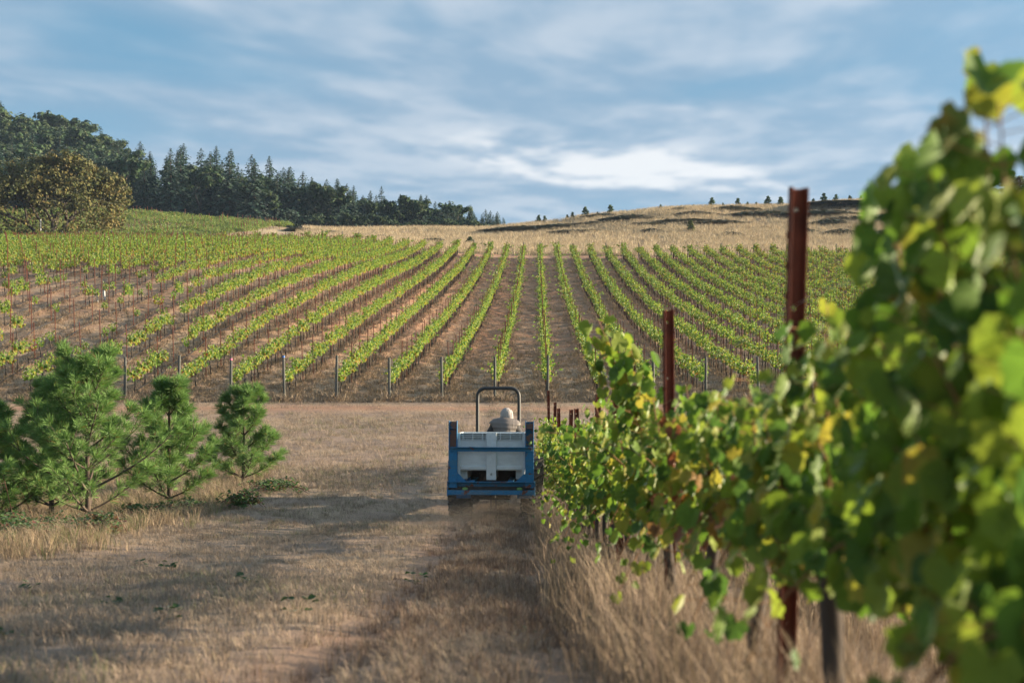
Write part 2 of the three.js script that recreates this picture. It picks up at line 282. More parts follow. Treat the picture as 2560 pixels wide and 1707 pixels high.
{
  const r = rng(77), mown = [], weeds = [], tall = [], verge = [], floor = [], meadow = [];
  const S = [0.35, 0.27, 0.195], S2 = [0.255, 0.20, 0.155], G = [0.17, 0.19, 0.075];
  const row0 = (D) => 0.92;
  // mown straw of the slope and the headland
  const bands = [[4, 9, 330], [9, 15, 240], [15, 24, 150], [24, 36, 80], [36, 56, 42]];
  for (const [a, b, dens] of bands) {
    const w = 0.362 * b + 2.6, n = dens * (b - a) * w * 2 | 0;
    for (let k = 0; k < n; k++) {
      const D = a + r() * (b - a), x = (r() * 2 - 1) * w; if (!inView(x, D, 2.6)) continue;
      if (x > 1.6) { if (r() < 0.6) continue; }
      const track = Math.max(Math.exp(-(((x + 0.97) / 0.38) ** 2)), Math.exp(-(((x - 0.3) / 0.28) ** 2)));
      if (r() < track * 0.95 * (1 - sm(36, 48, D))) continue;
      if (D < 42 && r() < 0.8 * Math.exp(-(((x - bankX(D) - 0.35) / 0.26) ** 2))) continue;
      if (Math.abs(D - 53.2) < 1.5 && r() < 0.75) continue;
      const n1 = fbm(x * 0.8 + 3, -D * 0.8 + 8, 3), n2 = fbm(x * 0.35 + 20, D * 0.35, 3); if (n1 > 0.6 && r() < 0.6) continue;
      let c = mix3(S, S2, n2 * 1.1); if (n2 > 0.55 && r() < 0.16) c = mix3(c, G, 0.7);
      const low = D < 30 ? 0.8 : 1.1;
      mown.push([x, gy(x, D) - 0.01, -D, low * (0.55 + r() * 0.75) * (0.75 + n2 * 0.6), shade(c, r)]);
    }
  }
  // darker dead weeds between the wheel tracks
  for (let k = 0; k < 13000; k++) {
    const D = 4 + 30 * Math.pow(r(), 1.5), x = -0.3 + (r() + r() + r() - 1.5) * 0.75; if (r() > sm(0.3, 0.6, fbm(x * 1.7, D * 0.8, 3)) * 0.95) continue;
    weeds.push([x, gy(x, D) - 0.01, -D, (0.3 + r() * 0.6) * (1 - 0.4 * sm(20, 34, D)), shade(r() < 0.4 ? [0.29, 0.21, 0.155] : [0.16, 0.108, 0.085], r, 0.5)]);
  }
  // tall grass left standing under the near rows
  for (let rowN = 0; rowN < 4; rowN++) {
    const rx = 0.92 + rowN * ROW, dens = [95, 50, 36, 28][rowN];
    for (let k = 0; k < dens * 34; k++) { const D = 2.5 + r() * 34, x = rx + (r() + r() + r() - 1.5) * 0.52; if (!inView(x, D, 1)) continue; const n2 = fbm(x * 1.1, D * 0.5 + 4, 3); if (r() > n2 * 1.7) continue; tall.push([x, gy(x, D) - 0.01, -D, 0.45 + r() * 0.75, shade(mix3([0.34, 0.26, 0.18], [0.21, 0.155, 0.115], r()), r, 0.4)]); }
  }
  // uncut verge round the young pines
  for (let k = 0; k < 7500; k++) {
    const D = 16.5 + r() * 19, x = -4.6 - 7 * Math.pow(r(), 0.85) - 0.06 * (D - 16); if (!inView(x, D, 2.5)) continue;
    const edgeIn = sm(-4.7, -6, x + (20 - D) * 0.12 + (fbm(D * 0.7, 3, 2) - 0.5) * 1.4); if (r() > edgeIn) continue;
    verge.push([x, gy(x, D) - 0.01, -D, 0.4 + r() * 0.7, shade(r() < 0.14 ? G : mix3([0.36, 0.275, 0.18], [0.24, 0.18, 0.12], r()), r, 0.45)]);
  }
  // the vineyard floor: straw in the lanes, tufts along the rows
  for (let k = 0; k < 60000; k++) {
    const D = V0 - 1 + (V1 - V0) * Math.pow(r(), 1.35), x = (r() * 2 - 1) * (0.362 * D + 2), kk = (x - rowX(0, D)) / ROW, d = Math.abs(kk - Math.round(kk)) * ROW;
    const lane = hash(Math.floor(kk) + 500, 3), n = fbm(x * 0.35, D * 0.35, 3), low = 1 - sm(72, 86, D);
    if (r() > 0.07 + 0.9 * low + 0.5 * sm(0.5, 0.62, n) * (1 - lane * 0.5) + 0.6 * sm(0.42, 0.2, d)) continue;
    floor.push([x, gy(x, D) - 0.02, -D, (0.45 + r() * 0.6) * (d < 0.4 ? 1.35 : 1) * (1 + 0.4 * sm(80, 160, D)), shade(mix3(S, [0.27, 0.185, 0.11], r() * 0.9), r, 0.4)]);
  }
  for (let k = -9; k <= 9; k++) for (let j = 0; j < 9; j++) { const x = rowX(k, V0) + (r() - 0.5) * 0.6, D = V0 - 0.3 + (r() - 0.5) * 0.7; floor.push([x, gy(x, D) - 0.02, -D, 1 + r() * 1.3, shade(S, r, 0.4)]); }
  // the meadow and the hill beyond it
  for (let k = 0; k < 90000; k++) {
    const D = 186 + 122 * Math.pow(r(), 0.85), x = (r() * 2 - 1) * (0.362 * D + 4); if (x < -34 - (D - 205) * 0.1 && D > 214 + (x + 46) * 0.2) continue;
    const n = fbm(x * 0.09 + 4, -D * 0.05 + 7, 4); if (r() < sm(0.48, 0.66, n) * 0.75) continue;
    meadow.push([x, gy(x, D) - 0.05, -D, 0.6 + r() * 0.9, shade(mix3([0.52, 0.43, 0.29], [0.40, 0.315, 0.205], r()), r, 0.35)]);
  }
  scatter('mown_grass', 'short dry mown grass on the slope and headland', [1, 2, 3, 4].map((s) => clumpGeometry(s, 13, 0.105, 0.07, 0.0021, 0.9)), mown);
  scatter('dead_weeds', 'dark reddish dead weeds between the wheel tracks', [11, 12, 13].map((s) => clumpGeometry(s, 13, 0.17, 0.05, 0.0022, 0.5)), weeds);
  scatter('row_grass', 'tall bleached grass standing under the foreground vines', [21, 22, 23].map((s) => clumpGeometry(s, 20, 0.5, 0.07, 0.0026, 0.4)), tall);
  scatter('verge_grass', 'uncut dry grass round the young pines', [31, 32, 33].map((s) => clumpGeometry(s, 18, 0.33, 0.1, 0.003, 0.7)), verge);
  scatter('vineyard_grass', 'dry straw and tufts on the vineyard floor', [41, 42, 43].map((s) => clumpGeometry(s, 16, 0.22, 0.2, 0.009, 0.8)), floor);
  scatter('meadow_grass', 'tall golden dry grass of the meadow and the hill', [51, 52, 53].map((s) => clumpGeometry(s, 16, 0.75, 0.45, 0.02, 0.45)), meadow);
}
// ---------------------------------------------------------------- grapevines
const LOBES = [[0, 0.58], [12, 0.535], [24, 0.485], [34, 0.485], [48, 0.56], [62, 0.475], [74, 0.455], [96, 0.53], [112, 0.49], [132, 0.485], [152, 0.44], [170, 0.2]];
const OUT_FULL = [...LOBES, ...LOBES.slice(1).reverse().map(([a, r]) => [360 - a, r])];
const OUT_MID = [[0, 0.58], [35, 0.45], [80, 0.52], [150, 0.42], [210, 0.42], [280, 0.52], [325, 0.45]];
const OUT_FAR = [[0, 0.6], [85, 0.5], [180, 0.34], [275, 0.5]];
// a blade as a fan of faces round its centre, cupped along the midrib; axes: u across, v to the tip, n off the face
function blade(b, o, u, v, n, size, col, outline, cup, r, dye) {
  const put = (a, q, h, c) => b.v(o[0] + (u[0] * a + v[0] * q + n[0] * h) * size, o[1] + (u[1] * a + v[1] * q + n[1] * h) * size, o[2] + (u[2] * a + v[2] * q + n[2] * h) * size, c);
  if (outline === OUT_FAR) { const [A, B, C, E] = outline.map(([g, q], k) => put(Math.sin(g * Math.PI / 180) * q, Math.cos(g * Math.PI / 180) * q, k % 2 ? cup : 0, col)); b.t(A, B, C); b.t(A, C, E); return; }
  const mid = put(0, 0, -cup * 0.35, col), ring = outline.map(([g, q]) => { const a = Math.sin(g * Math.PI / 180) * q * (0.96 + r() * 0.08), t = Math.cos(g * Math.PI / 180) * q * (0.96 + r() * 0.08); return put(a, t, cup * Math.abs(a) * 1.6 + (r() - 0.5) * 0.16, dye ? mix3(col, dye, r() * 0.8) : col); });
  for (let k = 0; k < ring.length; k++) b.t(mid, ring[k], ring[(k + 1) % ring.length]);
}
const nrm = (a) => { const l = Math.hypot(...a) || 1; return [a[0] / l, a[1] / l, a[2] / l]; };
const crs = (a, b) => [a[1] * b[2] - a[2] * b[1], a[2] * b[0] - a[0] * b[2], a[0] * b[1] - a[1] * b[0]];
const GREENS = [[0.15, 0.25, 0.026], [0.11, 0.21, 0.024], [0.20, 0.29, 0.03], [0.075, 0.155, 0.025], [0.24, 0.31, 0.036]];
const YELLOW = [0.34, 0.30, 0.04], OCHRE = [0.30, 0.17, 0.035], RUST = [0.21, 0.075, 0.03], BROWN = [0.15, 0.085, 0.045];
function leafColour(r, t, turn) {                   // turn: how far the plant has turned; old leaves low on the shoot turn first
  const q = r() - turn * (1.15 - t * 0.75);
  if (q > -0.02) { const g = GREENS[r() * 5 | 0], k = 0.85 + r() * 0.3; return [g[0] * k, g[1] * k, g[2] * k]; }
  if (q > -0.22) return mix3(GREENS[2], YELLOW, 0.4 + r() * 0.6);
  return r() < 0.5 ? mix3(YELLOW, OCHRE, r()) : r() < 0.6 ? RUST : BROWN;
}
// one vine trained on wires: shoots rise from a cordon, each with its leaves. Row runs along z
function growVine(seed, o) {
  const r = rng(seed), leaves = [], canes = [], N = () => r() + r() - 1;
  for (let s = 0; s < o.shoots + (o.extra || []).length; s++) {
    const ex = s >= o.shoots ? o.extra[s - o.shoots] : null;
    const up = o.shoots - (o.skirt || 0), z0 = ex ? ex[0] : s < up ? -o.span / 2 + (s + 0.5) / up * o.span + N() * 0.05 : N() * o.span * 0.55, wild = r() < o.wild, len = ex ? ex[3] : o.len * (0.7 + r() * 0.5) * (wild ? 1.2 : 1);
    const hang = !ex && s >= o.shoots - (o.skirt || 0), side = r() < 0.5 ? -1 : 1, lx = ex ? ex[1] : hang ? side * (0.35 + r() * 0.25) : N() * 0.2 + (wild ? side * 0.55 : side * o.fat), lz = ex ? ex[2] : N() * 0.28, sag = ex ? 0.05 : hang ? 1.35 + r() * 0.35 : wild ? 0.55 : 0.1, pts = [];
    for (let k = 0; k <= 5; k++) { const t = k / 5; pts.push([N() * 0.02 + lx * len * t * (0.35 + 0.65 * t), o.low + len * (t - sag * t * t * 0.9), z0 + lz * len * t]); }
    canes.push(pts);
    const n = Math.round(o.leaves * (ex ? 2.1 : 0.75 + r() * 0.5));
    for (let j = 0; j < n; j++) {
      const t = (j + r()) / n, f = t * 4.999, k = Math.floor(f), a = pts[k], b = pts[k + 1], w = f - k;
      const hs = j % 2 ? 1 : -1, ang = (hs > 0 ? 0 : Math.PI) + N() * 2.6, out = [Math.cos(ang), 0.1 + N() * 0.3, Math.sin(ang)];
      const reach = o.reach * (0.5 + r()), c = [lerp(a[0], b[0], w) + out[0] * reach, lerp(a[1], b[1], w) + out[1] * reach, lerp(a[2], b[2], w) + out[2] * reach];
      const face = nrm([out[0] * 0.8 + N() * 0.7, 0.32 + N() * 0.6, out[2] * 0.8 + N() * 0.7]);
      let tip = [out[0] * 0.7 + N() * 0.4, -0.6 + N() * 0.4, out[2] * 0.7 + N() * 0.4]; const dt = tip[0] * face[0] + tip[1] * face[1] + tip[2] * face[2];
      tip = nrm([tip[0] - face[0] * dt, tip[1] - face[1] * dt, tip[2] - face[2] * dt]);
      leaves.push({ o: c, u: crs(tip, face), v: tip, n: face, size: o.leaf * (0.62 + r() * 0.55) * (ex ? 1.05 : 1 - 0.35 * t * t), col: leafColour(r, t, o.turn), cup: 0.1 + r() * 0.3, from: [lerp(a[0], b[0], w), lerp(a[1], b[1], w), lerp(a[2], b[2], w)] });
    }
  }
  return { leaves, canes, r };
}
function foliageGeometry(v, outline, list = v.leaves) { const b = new MB(); for (const l of list) blade(b, l.o, l.u, l.v, l.n, l.size, l.col, outline, l.cup, v.r, outline === OUT_FULL && v.r() < 0.12 ? OCHRE : null); return b.geometry(); }
function caneGeometry(v, petioles) {
  const b = new MB(), c = [0.20, 0.10, 0.045];
  for (const p of v.canes) b.tube(p, [0.006, 0.005, 0.005, 0.004, 0.003, 0.002], 5, c);
  if (petioles) for (const l of v.leaves) b.tube([l.from, [l.o[0] - l.v[0] * l.size * 0.2, l.o[1] - l.v[1] * l.size * 0.2, l.o[2] - l.v[2] * l.size * 0.2]], 0.0016, 3, [0.26, 0.13, 0.05]);
  return b.geometry();
}
function trunkGeometry(seed, top, span, sides, thick) {
  const r = rng(seed), b = new MB(), pts = [], rad = []; let x = 0, z = 0;
  for (let k = 0; k <= 7; k++) { const t = k / 7; pts.push([x, -0.06 + (top + 0.06) * t, z]); rad.push(thick * (1.25 - 0.45 * t) * (0.85 + r() * 0.35)); x += (r() - 0.5) * 0.035; z += (r() - 0.5) * 0.05; }
  const col = () => { const q = 0.7 + r() * 0.6; return [0.062 * q, 0.048 * q, 0.038 * q]; };
  b.tube(pts, rad, sides, col);
  for (const s of [-1, 1]) { const e = pts[7], arm = []; for (let k = 0; k <= 4; k++) { const t = k / 4; arm.push([e[0] + (r() - 0.5) * 0.02 - e[0] * t, top - 0.03 + 0.05 * t, e[2] + s * span * 0.5 * t]); } b.tube(arm, [thick * 0.7, thick * 0.55, thick * 0.5, thick * 0.42, thick * 0.3], sides, col); }
  return b.geometry();
}
// ---- the row beside the track and the rows behind it
const STEP = 1.4, near = [];
{
  const opt = { shoots: 17, skirt: 4, span: 1.5, len: 0.96, low: 0.74, leaves: 22, reach: 0.09, leaf: 0.108, wild: 0.14, fat: 0.12, turn: 0.2 };
  const protos = [0, 1, 2, 3, 4].map((k) => {
    const v = growVine(900 + k, { ...opt, turn: [0.16, 0.34, 0.2, 0.26, 0.14][k], len: 0.86 + 0.07 * (k % 3) });
    return { foliage: foliageGeometry(v, OUT_FULL), plain: foliageGeometry(v, OUT_MID), cane: caneGeometry(v, false), trunk: trunkGeometry(70 + k, 0.78, 1.25, 7, 0.03) };
  });
  const unit = [0, 1, 2, 3].map((k) => { const b = new MB(), r = rng(40 + k); blade(b, [0, 0, 0], [1, 0, 0], [0, 1, 0], [0, 0, 1], 1, [1, 1, 1], OUT_FULL, 0.12 + k * 0.07, r, k === 3 ? [0.95, 0.8, 0.8] : null); return b.geometry(); });
  const tones = [...GREENS, YELLOW, OCHRE, RUST, BROWN, mix3(GREENS[2], YELLOW, 0.5)].map((c) => { const m = M.leaf.clone(); m.color.setRGB(...c); return m; });
  const toneOf = (c) => { let best = 0, d = 9; tones.forEach((m, k) => { const q = Math.abs(m.color.r - c[0]) + Math.abs(m.color.g - c[1]) + Math.abs(m.color.b - c[2]); if (q < d) { d = q; best = k; } }); return tones[best]; };
  const shaped = { 0: { turn: 0.1, len: 0.88, shoots: 20, skirt: 6, wild: 0, leaf: 0.115, leaves: 22, extra: [[-0.15, -0.02, 0, 1.2], [-0.35, 0.03, -0.25, 1.0], [-0.6, -0.06, -0.1, 1.05], [-0.3, 0.1, 0.1, 1.05], [0.1, -0.05, -0.05, 1.1]] }, 1: { turn: 0.14, len: 0.66, shoots: 19, skirt: 6, wild: 0, leaf: 0.112, leaves: 24 }, 2: { len: 0.56, shoots: 18, skirt: 5, turn: 0.36, wild: 0, leaves: 22 }, 3: { len: 0.56, turn: 0.6, wild: 0, leaves: 22 }, 4: { len: 0.68, turn: 0.3, wild: 0.05 }, 5: { len: 0.85, turn: 0.16, wild: 0.06, extra: [[0.3, -0.26, 0.1, 1.42], [0.45, -0.2, 0.05, 1.3], [0.15, -0.3, 0.2, 1.25], [0.5, -0.12, 0, 1.2]] } };
  const names = ['beside the track', 'one lane in from the track', 'two lanes in from the track', 'three lanes in from the track'];
  for (let row = 0; row < 4; row++) {
    let n = 0;
    for (let D = 2.6; D < (row ? 37 : 35.5); D += STEP) {
      const x = 0.92 + row * ROW; if (row && (D < 11.5 || !inView(x, D, 3))) continue;
      n++;
      const r = rng(row * 100 + n), label = `grapevine, ${ord(n)} from the near end, row ${names[row]}`;
      const g = thing('grapevine', label, 'grapevine', row ? 'grapevines in the rows behind the track row' : 'grapevines in the row beside the track');
      place(g, x + (r() - 0.5) * 0.06, gy(x, D) - 0.01, -D, r() < 0.5 ? 0 : Math.PI, 1);
      if (row === 0 && n <= 6) {
        const v = growVine(300 + n, { ...opt, ...shaped[n - 1] });
        g.rotation.y = 0;
        part('trunk', trunkGeometry(20 + n, 0.78, 1.25, 9, 0.034), M.bark, g); part('canes', caneGeometry(v, true), M.wood, g);
        const q = new THREE.Matrix4();
        v.leaves.forEach((l, i) => {
          if (i >= 260) return;
          const m = part('leaf', unit[i % 4], toneOf(l.col), g);
          q.makeBasis(new THREE.Vector3(...l.u), new THREE.Vector3(...l.v), new THREE.Vector3(...l.n)); m.quaternion.setFromRotationMatrix(q); m.position.set(...l.o); m.scale.setScalar(l.size);
        });
        if (v.leaves.length > 260) stuffPart(part('foliage', foliageGeometry(v, OUT_FULL, v.leaves.slice(260)), M.leaf, g));
      } else {
        const p = protos[(n * 3 + row * 2 + (r() * 5 | 0)) % 5];
        part('trunk', p.trunk, M.bark, g); part('canes', p.cane, M.wood, g); part('foliage', row ? p.plain : p.foliage, M.leaf, g);
        g.scale.set(1, (row === 0 && D < 11 && D > 8.4 ? 1.12 : (row ? 0.85 : 0.92) + r() * 0.16) * (row === 0 && D > 28 ? 0.86 : 1), 1);
      }
      near.push([x, D]);
    }
  }
}
// ---- the vines of the hillside
const hill = { healthy: [], yellow: [], rusty: [], weak: [] };
{
  const opt = { shoots: 9, span: 1.5, len: 0.7, low: 0.66, leaves: 15, reach: 0.09, leaf: 0.15, wild: 0.2, fat: 0.12, turn: 0.2 };
  const make = (kind, k, o) => { const v = growVine(2000 + k * 17, { ...opt, ...o }); hill[kind].push({ foliage: foliageGeometry(v, OUT_FAR), trunk: trunkGeometry(500 + k, 0.7, 1.2, 5, 0.026) }); };
  for (let k = 0; k < 5; k++) make('healthy', k, { turn: 0.18 + 0.05 * k });
  for (let k = 5; k < 8; k++) make('yellow', k, { turn: 0.5, len: 0.62 });
  for (let k = 8; k < 11; k++) make('rusty', k, { turn: 0.72, len: 0.6, leaves: 11 });
  for (let k = 11; k < 14; k++) make('weak', k, { turn: 0.3, shoots: 4, span: 0.5, len: 0.45, leaves: 9, low: 0.5 });
}
const vines = [], stakes = [];
{
  const r = rng(4242);
  for (let k = -36; k <= 34; k++) {
    let n = 0;
    for (let D = V0 + 1.1; D < V1; D += STEP) {
      n++;
      const x = rowX(k, D); const q = r(), q2 = r(), q3 = r(), q4 = r(); if (!inView(x, D, 3)) continue;
      const y = gy(x, D), px = x / D, m = fbm(x * 0.09 + 60, D * 0.06 + 11, 3);
      // thin, failing patch low on the left; turned leaves high on the right
      const bare = sm(-0.2, -0.27, px) * sm(60, 66, D) * (1 - sm(84, 100, D + (m - 0.5) * 26));
      let kind = 'healthy';
      if (q < bare * 0.92) { if (q2 < 0.5) kind = null; else kind = 'weak'; }
      else if (q < 0.24 + 0.5 * sm(0.48, 0.6, m) + 0.35 * bare) kind = 'yellow';
      if (kind && x > 20 + q2 * 12 && D > 112 && q3 < 0.85) kind = q4 < 0.6 ? 'rusty' : 'yellow';
      const top = D > V1 - 1.6;
      if (kind && kind !== 'weak' && q3 > 0.985) kind = 'rusty';
      if (kind && D < 70 && q3 < 0.4) kind = 'yellow';
      if (kind) vines.push({ k, n, x: x + (q4 - 0.5) * 0.08, D, y, kind, v: q2 * 97 | 0, s: (0.86 + 0.26 * q4) * (top ? 1.2 : 1), wide: top ? 1.7 : 1, flip: q3 < 0.5, show: (px < 0.065 || D > 92) && !(px < -0.17 && D < 66) });
      if (n % 2 === 1 && n > 1) stakes.push({ k, n: (n - 1) / 2, x: x + (q - 0.5) * 0.05, D: D + 0.7, y, lean: (q2 - 0.5) * 0.06, lean2: (q3 - 0.5) * 0.06, s: 0.94 + q4 * 0.12, show: (px < 0.065 || D > 92) && !(px < -0.17 && D < 66) });
    }
  }
}
const rowName = (k) => k === -1 ? 'row straight behind the roll bar' : k < -1 ? `${ord(-1 - k)} row left of the roll bar` : `${ord(k + 1)} row right of the roll bar`;
{
  const things = vines.filter((v) => v.show).sort((a, b) => a.D - b.D).slice(0, 300 - near.length), set = new Set(things), lots = new Map(), trunkLots = new Map();
  for (const v of vines) {
    const list = hill[v.kind], p = list[v.v % list.length], turn = HEAD * -1 + (v.flip ? Math.PI : 0);
    if (set.has(v)) {
      const g = thing('grapevine', `${{ healthy: 'grapevine', yellow: 'yellowing grapevine', rusty: 'browning grapevine', weak: 'stunted grapevine' }[v.kind]}, ${ord(v.n)} uphill from the end post, ${rowName(v.k)}`, 'grapevine', 'grapevines on the hillside');
      place(g, v.x, v.y - 0.03, -v.D, turn, [1, v.s, 1]); part('trunk', p.trunk, M.bark, g); part('foliage', p.foliage, M.leaf, g);
    } else for (const [map, geo] of [[lots, p.foliage], [trunkLots, p.trunk]]) { if (!map.has(geo)) map.set(geo, []); map.get(geo).push([v, turn]); }
  }
  const root = new THREE.Group(); root.name = 'vineyard_foliage'; root.userData = { kind: 'stuff', label: 'rows of green and yellow grapevines farther up the hillside', category: 'grapevines' }; scene.add(root);
  const d = new THREE.Object3D();
  for (const [map, mat, nm] of [[lots, M.leaf, 'foliage'], [trunkLots, M.bark, 'trunks']]) for (const [geo, list] of map) {
    const im = new THREE.InstancedMesh(geo, mat, list.length); im.name = nm; im.castShadow = im.receiveShadow = true;
    list.forEach(([v, turn], i) => { d.position.set(v.x, v.y - 0.03, -v.D); d.rotation.set(0, turn, 0); d.scale.set((1 + 0.35 * sm(85, 140, v.D)) * v.wide, v.s * (1 + 0.22 * sm(85, 140, v.D)), 1.05); d.updateMatrix(); im.setMatrixAt(i, d.matrix); });
    root.add(im);
  }
}
// ---- rusty steel stakes
const rustTex = texture(256, (u, v) => { const n = fbm(u * 14, v * 14, 4), m = fbm(u * 5 + 9, v * 5, 3), t = 0.75 + 0.5 * (n - 0.5); return [0.46 * t + 0.1 * m, 0.245 * t + 0.03 * m, 0.175 * t]; });
M.rust = std({ name: 'rusted steel', map: rustTex, bumpMap: rustTex, bumpScale: 0.001, roughness: 0.85, metalness: 0.15 });
M.stake = std({ name: 'weathered red steel', color: rgb(0.21, 0.075, 0.045), roughness: 0.8 });
function postGeometry(h) {                         // rolled steel line post: holed web, two lips, lugs for the wires
  const w = 0.058, s = new THREE.Shape([new THREE.Vector2(-w / 2, -0.4), new THREE.Vector2(w / 2, -0.4), new THREE.Vector2(w / 2, h), new THREE.Vector2(w / 4, h - 0.006), new THREE.Vector2(-w / 4, h - 0.006), new THREE.Vector2(-w / 2, h)]);
  for (const y of [h - 0.075, h - 0.4, h - 0.75]) { const p = new THREE.Path(); p.absarc(0, y, 0.008, 0, Math.PI * 2, true); s.holes.push(p); }
  const list = [new THREE.ExtrudeGeometry(s, { depth: 0.003, bevelEnabled: false }).translate(0, 0, -0.0015), bx(0.003, h + 0.398, 0.03, -w / 2 + 0.0005, h / 2 - 0.2, 0.015, 0.001), bx(0.003, h + 0.396, 0.03, w / 2 - 0.0005, h / 2 - 0.2, 0.015, 0.001)];
  for (let y = 0.5; y < h - 0.1; y += 0.1) for (const q of [-1, 1]) list.push(flat(new THREE.BoxGeometry(0.009, 0.022, 0.012).translate(q * (w / 2 + 0.004), y, 0.012)));
  return metreUv(merge(list));
}
{
  const geo = postGeometry(1.96);
  const ds = [4.7, 8.25, 12.0, 15.8, 19.6, 23.4, 27.2, 31.0, 34.8], rr = rng(8);
  for (let row = 0; row < 4; row++) { let n = 0; for (const D0 of ds) {
    const D = D0 + (row ? (rr() - 0.5) * 1.2 : 0), x = 0.92 + row * ROW; if (row && !inView(x, D, 0.5)) continue; n++;
    const g = thing('steel_post', `rusty rolled steel post, ${ord(n)} from the near end, row ${['beside the track', 'one lane in from the track', 'two lanes in from the track', 'three lanes in from the track'][row]}`, 'post', 'rusty posts in the near rows');
    place(g, x + (row ? (rr() - 0.5) * 0.1 : D0 < 5 ? -0.02 : 0), gy(x, D) - (D0 < 5 ? 0.05 : 0), -D, 0.25 + rr() * 0.3); g.rotation.z = row ? (rr() - 0.5) * 0.05 : [-0.022, 0.012, 0.03, -0.02, 0.02, -0.03, 0.02, -0.01, 0.02][ds.indexOf(D0)];
    part('channel', geo, M.rust, g);
  } }
  // trellis wires of the near rows
  const wire = std({ name: 'galvanised wire', color: rgb(0.32, 0.32, 0.33), metalness: 0.8, roughness: 0.45 });
  for (let row = 0; row < 3; row++) for (const [h, nm] of [[0.74, 'cordon'], [1.15, 'middle'], [1.5, 'upper']]) {
    const x = 0.92 + row * ROW, pts = []; for (let D = 1.2; D <= 36; D += 1.5) pts.push([x + 0.02, gy(x, D) + h, -D]);
    const g = part(numbered('trellis_wire'), pipe(pts, 0.0016, 70, 5), wire, scene); tag(g, `${nm} trellis wire of the row ${['beside the track', 'one lane in from the track', 'two lanes in from the track'][row]}`, 'wire', 'trellis wires');
  }
  // hillside stakes
  const sg = merge([new THREE.BoxGeometry(0.042, 2.3, 0.006).translate(0, 0.75, 0), new THREE.BoxGeometry(0.006, 2.297, 0.034).translate(0, 0.75, 0.02)]);
  const list = stakes.slice().sort((a, b) => a.D - b.D), mine = new Set(list.filter((s) => s.show).slice(0, 270)), rest = [];
  for (const s of list) {
    if (!mine.has(s)) { rest.push(s); continue; }
    const m = part(numbered('vineyard_stake'), sg, M.stake, scene); tag(m, `rust red stake, ${ord(s.n)} uphill from the end post, ${rowName(s.k)}`, 'stake', 'rust red stakes on the hillside');
    place(m, s.x, s.y, -s.D, 0.4, [0.95, s.s, 0.95]); m.rotation.x = s.lean; m.rotation.z = s.lean2;
  }
  const im = new THREE.InstancedMesh(sg, M.stake, rest.length), d = new THREE.Object3D(); im.name = 'vineyard_stakes'; im.userData = { kind: 'stuff', label: 'rust red stakes farther up the hillside rows', category: 'stakes' };
  rest.forEach((s, i) => { const f = 0.95 + 0.4 * sm(90, 180, s.D); d.position.set(s.x, s.y, -s.D); d.rotation.set(s.lean, 0.4, s.lean2); d.scale.set(f, s.s, f); d.updateMatrix(); im.setMatrixAt(i, d.matrix); });
  im.castShadow = im.receiveShadow = true; scene.add(im);
}
